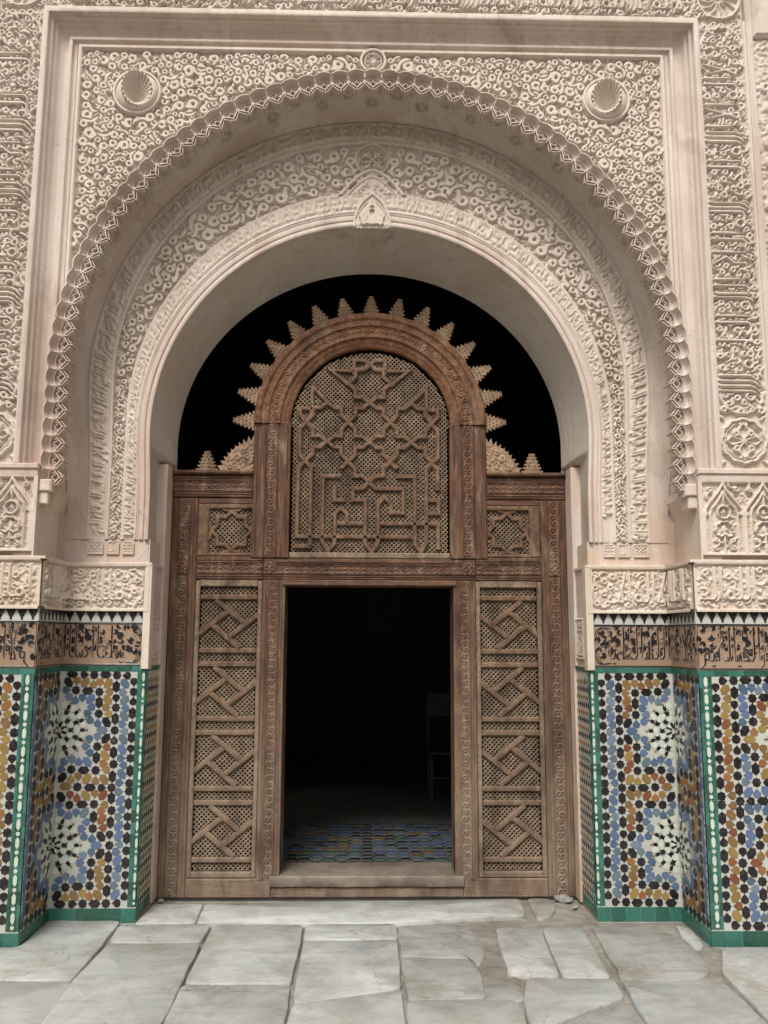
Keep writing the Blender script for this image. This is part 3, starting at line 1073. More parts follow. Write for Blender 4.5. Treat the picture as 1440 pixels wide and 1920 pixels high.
# top band
cv = Canvas(-2.3, 2.3, 5.385, 5.70, .0052)
rng = np.random.RandomState(33)
ins = lambda u, v, m: abs(u) < 2.28-m and 5.40+m < v < 5.69-m
ground_fill(cv, ins, .023, .019, .0052, rng)
scatter_hooks(cv, ins, lambda u, v: .019, .029, rng, 5200, .43, False, .80, 3.6)
write(cv, -1.93, 1.93, 5.465, .19, .0088, .036, rng, filler=False, squeeze=.9)
for u in np.arange(-1.8, 1.8, .34):
    for k in range(rng.randint(1, 4)):
        P = np.array([(u+k*.03-.004, 5.66), (u+k*.03, 5.645), (u+k*.03, 5.48), (u+k*.03-.012, 5.45), (u+k*.03-.035, 5.435)])
        cv.stroke(P, .0165, .004, mode='cut')
        cv.stroke(P, [.011, .0078, .0085, .009, .005], .037)
for sx in (-1, 1):
    c = (sx*2.15, 5.54)
    cv.disc(c, .135, .002, mode='cut')
    cv.ring(c, .13, .009, .026)
    for k in range(12):
        a = k*PI/6
        cv.stroke([(c[0]+.02*math.cos(a), c[1]+.02*math.sin(a)), (c[0]+.07*math.cos(a+.25), c[1]+.07*math.sin(a+.25)), (c[0]+.12*math.cos(a), c[1]+.12*math.sin(a))], .006, .02)
    cv.ring((sx*1.86, 5.54), .14, .009, .026, a0=-PI/2 if sx > 0 else PI/2, a1=PI/2 if sx > 0 else 1.5*PI)
cv.stroke([(-2.0, 5.392), (2.0, 5.392)], .013, .034)
panel('top_inscription_panel', cv, (0, P2+.024, 0), (1, 0, 0), (0, 0, 1), (0, -1, 0), M['stucco'], portal)

# outer neighbours: plain fillet and the next carved strip
for sgn in (-1, 1):
    g = MB().box(sgn*2.303, sgn*2.345, P2-.012, .0, 2.56, 5.9, .004)
    part('edge_fillet', g.me('edge_fillet'), M['plaster'], portal)
    cs = Canvas(0, .4, 0, 2.72, .007)
    rng = np.random.RandomState(40+sgn)
    ins = lambda u, v, m: m+.01 < u < .39-m and m+.01 < v < 2.71-m
    ground_fill(cs, ins, .034, .012, .008, rng)
    scatter_hooks(cs, ins, lambda u, v: .034, .026, rng, 900, .45)
    panel('outer_carved_strip', cs, (sgn*2.345, P2+.016, 2.56), (sgn, 0, 0), (0, 0, 1), (0, -1, 0), M['stucco'], portal)
    g = MB().box(sgn*2.345, sgn*2.745, P2-.02, 0, 5.28, 5.9, .02)
    part('corner_block', g.me('corner_block'), M['plaster'], portal)
    g = MB().box(sgn*2.745, sgn*9.1, P2+.0, 0, 0, 6.6)
    part('flank_wall', g.me('flank_wall'), M['plaster'], portal)
g = MB().box(-2.745, 2.745, P2+.004, 0, 5.9, 6.6).box(-2.303, 2.303, P2-.01, 0, 5.70, 5.9)
part('upper_wall', g.me('upper_wall'), M['plaster'], portal)

# --- shell bosses
def shell_boss(sx):
    c = np.array([sx*1.45, SPY, 4.905])
    # domed collar
    n, k = 40, 8
    rows = []
    for j, (r_, y_) in enumerate([(.142, -.004), (.138, -.018), (.128, -.040), (.114, -.058), (.102, -.066), (.094, -.066), (.090, -.050), (.080, -.012), (.004, -.006)]):
        a = np.linspace(0, 2*PI, n+1)
        # the collar reaches further out on the low side
        off = 1+.28*np.cos(a+PI/2+sx*.55)
        rows.append(np.stack([c[0]+r_*np.cos(a)-sx*.010*(min(j, 5)/5), c[1]+y_*(1+.0*off), c[2]+r_*.98*np.sin(a)-.012*(min(j, 5)/5)], -1))
    b = part('shell_boss', grid_me('shell_boss', np.array(rows)), M['stucco'], portal)
    # fluted cup tipped down and towards the doorway
    nr, na = 12, 144
    tr = np.linspace(0, 1, nr)
    a = np.linspace(0, 2*PI, na+1)
    T, Aa = np.meshgrid(tr, a, indexing='ij')
    hinge = np.array([0, -.62])           # flutes radiate from a point low in the cup
    rx, rz = .077, .092
    ex, ez = rx*np.cos(Aa), rz*np.sin(Aa)
    X = (ex*T+hinge[0]*rx*(1-T))
    Z = (ez*T+hinge[1]*rz*(1-T))
    flute = np.abs(np.sin(Aa*11))
    D = .062*(1-T**2.0)*.9 - .014*flute*(T**.7)
    scal = 1+.05*flute*(T**6)
    X, Z = X*scal, Z*scal
    tilt = .20
    Y = D + Z*math.tan(tilt)*.0
    rows = np.stack([X, Y, Z], -1)
    lip = rows[-1].copy(); lip[:, 1] -= .008; lip[:, [0, 2]] *= 1.10
    lip2 = lip.copy(); lip2[:, 1] += .03; lip2[:, [0, 2]] *= 1.04
    rows = np.concatenate([rows, lip[None], lip2[None]])
    ca, sa = math.cos(tilt), math.sin(tilt)
    y, z = rows[..., 1].copy(), rows[..., 2].copy()
    rows[..., 1] = y*ca+z*(-sa)
    rows[..., 2] = y*sa+z*ca
    x, y = rows[..., 0].copy(), rows[..., 1].copy()
    th = sx*-.28
    rows[..., 0] = x*math.cos(th)-y*math.sin(th)
    rows[..., 1] = x*math.sin(th)+y*math.cos(th)
    rows += c+np.array([-sx*.010, -.074, -.004])
    cup = link('shell_cup', grid_me('shell_cup', rows), M['stucco'])
    cup.parent = b
shell_boss(-1)
shell_boss(1)

# --- cusped fringe of the big arch
fr_out, _ = curve(3.09, 1.862, 1.945, 1.862, 2.46, -.74, 500)
fr_in, _ = curve(3.09, 1.830, 1.90, 1.830, 2.46, -.70, 500)
fr_o2 = fr_out.copy(); fr_o2[:, 1] = -.706
cc = np.array([0, 0, 3.0])
rim = part('arch_fringe', grid_me('arch_fringe', np.array([fr_o2+(fr_o2-[0, -.706, 3.0])*.012*[1, 0, 1], fr_out, fr_in]), flip=True), M['plaster'], portal)
LW = .0975
def lobe_mesh():
    nu = 15
    u = np.linspace(-.5, .5, nu)
    q = 1-(2*u)**2
    def row(r0, amp, y, dy):
        return np.stack([u*LW, np.full(nu, y)+dy*q, r0+amp*(q-1)], -1)
    # local: x tangential, z radial outwards, y depth
    rows = [row(.124, .016, .046, 0), row(.121, .016, .000, 0), row(.115, .016, -.003, 0), row(.113, .016, .016, 0.0),
            row(.106, .017, .030, .012), row(.090, .020, .040, .016), row(.086, .021, .030, .012), row(.082, .022, .030, .012),
            row(.078, .023, .048, .014), row(.068, .025, .058, .014), row(.064, .026, .048, .010), row(.061, .026, .050, .010),
            row(.056, .027, .075, .010), row(.040, .026, .112, .0)]
    G = np.array(rows)
    m = MB()
    ny, nx = G.shape[:2]
    V = G.reshape(-1, 3)
    F = [(i*nx+j, (i+1)*nx+j, (i+1)*nx+j+1, i*nx+j+1) for i in range(ny-1) for j in range(nx-1)]
    m.add(V, F)
    def bar(a, b, w, y0, y1):
        a, b = np.array(a, float), np.array(b, float)
        d_ = (b-a)/np.linalg.norm(b-a)
        n_ = np.array([-d_[1], d_[0]])*w/2
        c_ = [a-n_, b-n_, b+n_, a+n_]
        vs = [(p[0], y0, p[1]) for p in c_]+[(p[0], y1, p[1]) for p in c_]
        m.add(vs, [(0, 1, 2, 3), (7, 6, 5, 4), (0, 4, 5, 1), (1, 5, 6, 2), (2, 6, 7, 3), (3, 7, 4, 0)])
    h = LW/2
    # zigzag of the pendants with their inner lattice
    for s2 in (-1, 1):
        bar((s2*h, .046), (0, .010), .0050, .012, .05)
        bar((s2*h, .034), (s2*h*.18, -.002), .0042, .018, .06)
        bar((s2*h, .060), (s2*h*.35, .020), .0040, .020, .06)
        bar((s2*h*.5, .052), (s2*h*.5, .026), .0036, .018, .07)
        bar((0, .058), (s2*h*.5, .028), .0036, .022, .06)
    bar((0, .012), (0, -.012), .0045, .014, .12)
    bar((h, .050), (h, .022), .0050, .008, .12)
    return m.me('fringe_lobe')
lm = lobe_mesh()
lm.materials.append(M['plaster'])
FR, FL = curve(3.09, 1.752, 1.825, 1.752, 2.47, P2+.018, 2001)
half = FR[1000:]
sL_ = np.r_[0, np.cumsum(np.linalg.norm(np.diff(half, axis=0), axis=1))]
nl = int(sL_[-1]/LW)
k = -nl
for k in range(-nl, nl+1):
    s_ = abs(k)*LW
    sg = 1 if k >= 0 else -1
    x = np.interp(s_, sL_, half[:, 0])*sg
    z = np.interp(s_, sL_, half[:, 2])
    x2 = np.interp(s_+.01, sL_, half[:, 0])*sg
    z2 = np.interp(s_+.01, sL_, half[:, 2])
    if s_+.01 > sL_[-1]:
        x2, z2 = x, z-.01
    tx, tz = (x2-x)*sg, (z2-z)*sg
    ang = math.atan2(tz, tx)
    o = bpy.data.objects.new('fringe_lobe', lm)
    C.objects.link(o)
    o.parent = rim
    o.matrix_world = Matrix.Translation((x, P2+.018+random.uniform(-.002, .002), z)) @ Matrix.Rotation(-ang, 4, 'Y') @ Matrix.Rotation(random.uniform(-.02, .02), 4, 'X')
# little columns that carry the fringe ends
for sgn in (-1, 1):
    g = MB().box(sgn*1.795, sgn*1.865, -.815, -.70, 2.40, 2.47, .008).box(sgn*1.815, sgn*1.868, -.80, -.70, 2.33, 2.402, .006)
    part('fringe_foot', g.me('fringe_foot'), M['plaster'], portal)

# --- carved panels of the piers above the marble band
def pier_panel(sgn):
    z0, z1 = 2.062, 2.49
    x0, x1 = 1.872, 2.745
    Wp, Hp = x1-x0, z1-z0
    cv = Canvas(0, Wp, 0, Hp, .005)
    rng = np.random.RandomState(50+sgn)
    ground_fill(cv, lambda u, v, m: .02 < u < Wp-.01 and .02 < v < Hp-.02, .022, .015, .0050, rng)
    bay = .232
    h = .032
    for b in range(4):
        uc = .135+b*bay
        cv.stroke([(uc-bay/2, .0), (uc-bay/2, .235)], .016, h)
        cv.stroke([(uc-bay/2-.012, .235), (uc-bay/2+.012, .235)], .016, h*1.05)
        for s2 in (-1, 1):
            cv.stroke([(uc+s2*.078, .02), (uc+s2*.078, .23), (uc+s2*.066, .27), (uc+s2*.045, .29), (uc+s2*.022, .325), (uc, .365)], .0075, h)
            cv.stroke([(uc+s2*bay/2, .24), (uc+s2*.085, .29), (uc+s2*.05, .335), (uc+s2*.02, .37), (uc, .415)], .0085, h)
            cv.stroke(hook_pts((uc+s2*.075, .375), .014, rng.uniform(0, 6), s2, .05), .007, h)
            cv.stroke(hook_pts((uc+s2*.048, .04), .013, PI/2, s2, .03), .006, h*.9)
            cv.stroke(hook_pts((uc+s2*.045, .085), .012, 0, s2, .03), .006, h*.9)
            cv.stroke([(uc, .125), (uc+s2*.02, .105), (uc+s2*.042, .115)], .006, h)
            cv.stroke([(uc, .02), (uc+s2*.006, .1)], .003, h*.8)
        cv.disc((uc, .245), .044, .004, mode='cut')
        cv.ring((uc, .245), .036, .006, h)
        for k in range(5):
            a = k*PI/5
            cv.stroke([(uc-.03*math.cos(a), .245-.03*math.sin(a)), (uc+.03*math.cos(a), .245+.03*math.sin(a))], .0028, h*.75)
        cv.ring((uc, .14), .052, .006, h, 10, .07, a0=-.2, a1=PI+.2)
        leaf(cv, (uc, .145), .05, PI/2, .012, h)
        cv.stroke([(uc, .02), (uc, .12)], .005, h)
        cv.stroke([(uc, .37), (uc, .33), (uc, .285)], [.004, .007, .005], h)
    cv.rect(.008, Wp-.004, .006, Hp-.006, .010, h)
    panel('pier_arabesque', cv, (sgn*x0, P2+.022, z0), (sgn, 0, 0), (0, 0, 1), (0, -1, 0), M['stucco'], portal)
    g = MB().box(sgn*1.866, sgn*2.746, P2-.016, -.5, 2.525, 2.558, .006).box(sgn*1.870, sgn*2.744, P2-.004, -.5, 2.488, 2.527, .004)
    part('pier_cornice', g.me('pier_cornice'), M['plaster'], portal)
    g = MB().box(sgn*1.866, sgn*2.746, P2+.030, -.5, 2.03, 2.49)
    g.box(sgn*1.864, sgn*1.874, P2-.010, -.79, 2.03, 2.49)
    part('pier_core', g.me('pier_core'), M['plaster'], portal)
pier_panel(-1)
pier_panel(1)

# ================================================================== TILED PIERS
def star_poly(r, n=8, k=.62, rot=0):
    return [((r if i % 2 == 0 else r*k)*math.cos(rot+i*PI/n), (r if i % 2 == 0 else r*k)*math.sin(rot+i*PI/n)) for i in range(2*n)]
def hex_poly(L, w):       # elongated along z
    return [(0, L/2), (w/2, L*.25), (w/2, -L*.25), (0, -L/2), (-w/2, -L*.25), (-w/2, L*.25)]
def petal_poly(L, w):     # point at +x, round at -x
    return [(L*.52, 0), (L*.05, w/2), (-L*.30, w*.46), (-L*.46, w*.2), (-L*.46, -w*.2), (-L*.30, -w*.46), (L*.05, -w/2)]
def kite_poly(L, w):
    return [(L/2, 0), (L*.05, w/2), (-L/2, 0), (L*.05, -w/2)]
TILE_ME = {}
def tile_me(kind, a, b, mat):
    key = (kind, round(a, 4), round(b, 4), mat)
    if key not in TILE_ME:
        poly = {'star': lambda: star_poly(a, 8, b), 'hex': lambda: hex_poly(a, b), 'petal': lambda: petal_poly(a, b), 'kite': lambda: kite_poly(a, b),
                'square': lambda: [(-a/2, -b/2), (a/2, -b/2), (a/2, b/2), (-a/2, b/2)]}[kind]()
        me = prism_me('tile', poly, -.0022, .002, .0008)
        me.materials.append(M[mat])
        TILE_ME[key] = me
    return TILE_ME[key]
NAMES = {'star': 'star_tile', 'hex': 'hexagon_tile', 'petal': 'petal_tile', 'kite': 'kite_tile', 'square': 'border_tile'}
def place_tile(kind, a, b, mat, frame, u, v, rot, parent, rng, name=None):
    """frame: (origin, U, N) of a vertical face; local x->U, local z->up, local -y->N"""
    O, U, N = frame
    U3, N3 = Vector(U), Vector(N)
    X, Y, Z = U3, -N3, Vector((0, 0, 1))
    base = Matrix(((X[0], Y[0], Z[0], O[0]+U[0]*u+N[0]*.0015), (X[1], Y[1], Z[1], O[1]+U[1]*u+N[1]*.0015), (X[2], Y[2], Z[2], O[2]+v), (0, 0, 0, 1)))
    o = bpy.data.objects.new(name or NAMES[kind], tile_me(kind, a, b, mat))
    C.objects.link(o)
    o.parent = parent
    o.matrix_world = base @ Matrix.Rotation(-rot+rng.uniform(-.015, .015), 4, 'Y') @ Matrix.Rotation(rng.uniform(-.012, .012), 4, 'X') @ Matrix.Rotation(rng.uniform(-.012, .012), 4, 'Z')
    return o
ZK = """P k 265 262 D;S k 268 395 0;P k 272 520 U;H k 283 680 V;S k 285 835 0;H k 290 993 V;P k 298 1150 D;S k 303 1270 0;H k 303 1437 V;S k 312 1598 0
P k 355 175 R;S k 485 172 0;H k 628 165 Z;S k 775 168 0;P k 900 165 L;H k 1058 160 Z;S k 1190 155 0
H b 380 285 /;P b 402 397 L;H s 385 505 N;P b 373 610 R;H b 388 715 /;P b 408 820 L;P b 385 915 R;H b 398 1025 /;H b 405 1155 /;P b 418 1270 L;P b 393 1365 R;H b 412 1480 /;P b 437 1590 L
H k 490 325 V;P k 490 478 D;S k 493 603 0;H k 500 755 V;S k 503 903 0;P k 512 1035 U;H k 515 1195 V;S k 513 1350 0;H k 525 1510 V;S k 535 1655 0
H o 597 280 N;P o 700 265 D;P o 785 292 U;H o 890 265 N;P o 992 250 D;H k 1102 268 /;H b 1195 290 V
P o 583 390 R;H o 598 500 /;P o 618 598 L;P o 588 690 R;H k 610 797 /;H b 665 903 Z;H k 615 1015 N;P o 608 1127 R;H o 625 1235 /;P o 640 1342 L;P o 610 1422 R
S k 708 393 0;H k 710 535 V;S k 713 685 0;P b 722 810 U;P b 726 992 D;S k 725 1118 0;H k 732 1265 V;S k 737 1430 0
H k 855 383 Z;S k 1005 373 0;P b 1125 370 L;H b 818 490 N;P b 922 472 D;P b 1012 505 U;P b 1095 462 R;P b 808 595 R;P b 848 680 L;P b 820 768 U;P b 828 1022 D;P b 862 1115 L;P b 820 1200 R;H b 848 1320 /;P b 955 1318 U;P b 1040 1290 D;P b 1135 1322 L
H k 890 1428 Z;S k 1045 1420 0;P b 1170 1420 L;H b 1250 1470 V
H o 635 1550 /;P o 740 1565 U;H o 850 1540 N;P o 958 1512 D;P o 1050 1548 U;H k 1160 1525 N
P k 660 1660 L;H k 810 1655 Z;S k 965 1647 0;H o 1115 1642 Z;S k 1245 1640 0"""
ROS = [(0, 1, 0, 'star', .019, .7, 'g_green'), (.0355, 8, .5, 'hex', .040, .018, 'g_black'), (.038, 8, 0, 'petal', .030, .024, 'g_cream'),
       (.073, 8, 0, 'star', .0215, .5, 'g_black'), (.074, 8, .5, 'petal', .044, .038, 'g_cream'), (.108, 8, .5, 'star', .0235, .52, 'g_black'),
       (.108, 8, 0, 'petal', .042, .036, 'g_cream'), (.104, 8, .24, 'petal', .030, .022, 'g_cream'), (.104, 8, -.24, 'petal', .030, .022, 'g_cream'),
       (.143, 16, .5, 'petal', .042, .036, 'g_cream'), (.141, 16, 0, 'hex', .034, .019, 'g_black'), (.166, 16, 0, 'star', .008, .6, 'g_ochre')]
def zell_list():
    r = []
    RT = {'V': 0, 'Z': 90, '/': -38, 'N': 38, '0': 0, 'R': 0, 'U': 90, 'L': 180, 'D': -90}
    for e in ZK.replace('\n', ';').split(';'):
        kd, c, x, y, d_ = e.split()
        x, y = float(x), float(y)
        u = (x-220-(y-130)*.034)*.000457
        v = 1.386-(y-130)*.000432
        if kd in 'HT':
            rot = RT[d_]
        elif kd in 'PC':
            rot = {'N': -45, '/': 45}.get(d_, RT[d_])
        else:
            rot = 0
        r.append((kd, c, u, v, math.radians(rot)))
        if y < 1600:
            r.append((kd, c, u, 2*.7294-v, -math.radians(rot)))
    return r
ZL = zell_list()
def zellige(parent, frame, mode, seed, swap=False):
    """mode: in (u from the border), rev (mirrored round the inner corner), out"""
    rng = np.random.RandomState(seed)
    WIN = .446
    CM = {'k': ['g_black'], 'b': ['g_blue', 'g_blue', 'g_slate'], 's': ['g_slate'], 'o': ['g_ochre', 'g_ochre', 'g_rust'], 'w': ['g_cream'], 'g': ['g_green']}
    if swap:
        CM['b'], CM['o'], CM['s'] = CM['o'], CM['b'], CM['o']
    def ros(uc_, lim0, lim1):
        for zc_ in (1.386-(903-130)*.000432, 2*.7294-(1.386-(903-130)*.000432)):
            for (r_, n_, ph, kd, a_, b_, mt) in ROS:
                for k in range(n_):
                    t_ = (k+ph)/n_*2*PI
                    uu_, vv_ = uc_+r_*math.cos(t_), zc_+r_*math.sin(t_)
                    if not lim0+.004 < uu_ < lim1-.006:
                        continue
                    rot = PI+t_ if kd == 'petal' else (t_+PI/2 if kd == 'hex' else t_)
                    place_tile(kd, a_, b_, mt, frame, uu_, vv_, rot, parent, rng, {'petal': 'almond_tile', 'star': 'small_star_tile', 'hex': 'dart_tile'}[kd])
    if mode == 'in':
        ros(WIN+.052, .05, WIN+.052)
    elif mode == 'rev':
        ros(.410, 0, .410)
    else:
        ros(WIN+.074, .07, .60)
    for kd, c, u, v, rot in ZL:
        pos = []
        if mode == 'in':
            if u < WIN-.012:
                pos.append((u+.052, rot, 1))
        elif mode == 'rev':
            dd = WIN-u
            if .012 < dd < .400:
                pos.append((.410-dd, rot, -1))
        else:
            pos.append((u+.074, rot, 1))
            if .02 < WIN-u and 2*WIN-u+.074 < .60:
                pos.append((2*WIN-u+.074, rot, -1))
        for (uu_, r_, m_) in pos:
            mt = CM[c][rng.randint(len(CM[c]))]
            uu_ += rng.uniform(-.0008, .0008)
            vv_ = v+rng.uniform(-.0008, .0008)
            if kd == 'H':
                a = ('hex', .070, .0425, mt, uu_, vv_, m_*r_)
            elif kd == 'T':
                a = ('hex', .050, .030, mt, uu_, vv_, m_*(r_+(PI/2 if abs(r_) < .1 else 0)))
            elif kd in 'PC':
                rr = r_ if m_ > 0 else PI-r_
                a = ('petal', .050 if kd == 'P' else .046, .044, mt, uu_, vv_, rr)
            elif kd == 'S':
                a = ('star', .0268, .80, mt, uu_, vv_, PI/8*0)
            elif kd == 'A':
                a = ('star', .0245, .50, mt, uu_, vv_, rng.uniform(0, 1))
            elif kd == 'Q':
                a = ('star', .011, .6, mt, uu_, vv_, 0)
            else:
                a = ('star', .020, .7, mt, uu_, vv_, 0)
            place_tile(a[0], a[1], a[2], a[3], frame, a[4], a[5], a[6], parent, rng, 'almond_tile' if kd == 'C' else ('small_star_tile' if kd in 'AQ' else None))
def border(parent, frame, u0, z0, z1, widths, seed):
    """vertical border: green strip, pale chain on green, green strip"""
    rng = np.random.RandomState(seed)
    g0, ch, g1 = widths
    T = lambda kind, a, b, mat, u, v, rot, nm=None: place_tile(kind, a, b, mat, frame, u, v, rot, parent, rng, nm)
    def col(u, w):
        z = z0
        while z < z1-.01:
            L = min(.075*rng.uniform(.7, 1.4), z1-z)
            T('square', round(w-.0015, 4), .064 if L > .05 else .04, 'g_green', u, z+.034, 0)
            z += .066
    if g0 > 0:
        col(u0+g0/2, g0)
    if g1 > 0:
        col(u0+g0+ch+g1/2, g1)
    # chain ground + links
    col(u0+g0+ch/2, ch)
    z = z0+.02
    k = 0
    while z < z1-.02:
        o = T('star' if k % 2 == 0 else 'hex', ch*.36 if k % 2 == 0 else .062, .75 if k % 2 == 0 else ch*.62, 'g_cream', u0+g0+ch/2, z, 0, 'chain_tile')
        nrm = Vector(frame[2])
        o.matrix_world = Matrix.Translation(nrm*.0024) @ o.matrix_world
        z += .047
        k += 1
def solid_face(name, frame, u0, u1, z0, z1, th, mat, parent):
    O, U, N = (np.array(q, float) for q in frame)
    vs = []
    for dn in (0, -th):
        for (u, z) in ((u0, z0), (u1, z0), (u1, z1), (u0, z1)):
            p = O+U*u+N*dn
            vs.append((p[0], p[1], z))
    fs = [(0, 1, 2, 3), (7, 6, 5, 4), (0, 4, 5, 1), (1, 5, 6, 2), (2, 6, 7, 3), (3, 7, 4, 0)]
    return part(name, mesh_from(name, vs, fs), mat, parent)
def vine_frieze(cv, rng, endcap):
    """dark letters and vine leaves on scraped ground"""
    H = cv.v1-cv.v0
    Wd = cv.u1-cv.u0
    h = .004
    b0 = cv.v0
    # fat curled leaves on fine stems, then the letters
    pt = .033
    for k, v in enumerate(np.arange(b0+H*.34, b0+H*.94, pt)):
        for u in np.arange(cv.u0+(.05 if endcap else .02)+(k % 2)*pt/2, cv.u1-.010, pt*1.08):
            if rng.rand() < .12:
                continue
            a = rng.uniform(0, 2*PI)
            hd = rng.choice([-1, 1])
            p = np.array([u+rng.uniform(-.010, .010), v+rng.uniform(-.009, .009)])
            Q = [p]
            for q in range(6):
                a += hd*(.15+.16*q)
                Q.append(Q[-1]+.0085*np.array([math.cos(a), math.sin(a)]))
            big = rng.uniform(.9, 1.4)
            cv.stroke(Q, np.array([.0015, .0055, .0098, .0105, .0072, .0040, .0060])*big, h)
            n_ = np.array([-math.sin(a), math.cos(a)])*hd
            cv.stroke([Q[2], Q[2]-n_*.015*big], [.0065*big, .0012], h)
            b2 = a+PI*.6
            cv.stroke([Q[0], Q[0]-np.array([math.cos(b2), math.sin(b2)])*.018, Q[0]-np.array([math.cos(b2+hd*.8), math.sin(b2+hd*.8)])*.034], .0011, h*.8)
    write(cv, cv.u0+(.12 if endcap else .01), cv.u1-.01, b0+H*.20, H*.74, .0052, h, rng, filler=False, squeeze=.80, texts=['ALLh ALeZyM ', 'AXwhwALHyALkywM '])
    for u in np.arange(cv.u0+.125, cv.u1-.02, .125):
        cv.stroke([(u, cv.v0), (u, cv.v1)], .0013, 0, mode='cut')
    cv.stroke([(cv.u0, (cv.v0+cv.v1)/2), (cv.u1, (cv.v0+cv.v1)/2)], .0010, 0, mode='cut')
    cv.rect(cv.u0+.003, cv.u1-.003, cv.v0+.004, cv.v1-.004, .0030, h)
def marble_text(cv, rng, cap_at=None):
    H = cv.v1-cv.v0
    cv.H[:] = 0
    m = .022
    h = .020
    ground = lambda u, v, q: cv.u0+m+q < u < cv.u1-m-q*.5 and cv.v0+m+q < v < cv.v1-m-q
    ground_fill(cv, ground, .026, h*.45, .0050, rng)
    scatter_hooks(cv, ground, lambda u, v: .0185, h*.85, rng, 700, .36, False, .98, 3.6, .004)
    write(cv, cv.u0+m+(.10 if cap_at == 0 else 0), cv.u1-m, cv.v0+H*.25, H*.62, .0082, h*1.15, rng, filler=False, squeeze=.95)
    H_ = cv.H
    vv = cv.V[:, None]
    edge = (vv < cv.v0+m*.8) | (vv > cv.v1-m*.8)
    H_[np.broadcast_to(edge, H_.shape)] = h*1.05
    if cap_at is not None:
        uu = cv.U[None, :]
        e2 = (uu > cv.u1-m*.8) if cap_at == 1 else (uu < cv.u0+m*.8)
        H_[np.broadcast_to(e2, H_.shape)] = h*1.05
        uc = cv.u1-.03 if cap_at == 1 else cv.u0+.03
        sg = -1 if cap_at == 1 else 1
        a = np.linspace(PI/2, -PI/2, 26)
        rr = H*.36*(1+.06*np.cos(a*10))
        cv.stroke(np.c_[uc+sg*(H*.30-rr*np.cos(a)*.8), (cv.v0+cv.v1)/2+rr*np.sin(a)*1.05], .006, h)
MERLON = [(-.0265, .030), (.0265, .030), (.0255, .019), (.0205, .016), (.0195, .006), (.0135, .002), (.012, -.008), (.0065, -.011), (.0055, -.022), (.0035, -.028), (-.0035, -.028),
          (-.0055, -.022), (-.0065, -.011), (-.012, -.008), (-.0135, .002), (-.0195, .006), (-.0205, .016), (-.0255, .019)]
merlon_me = None
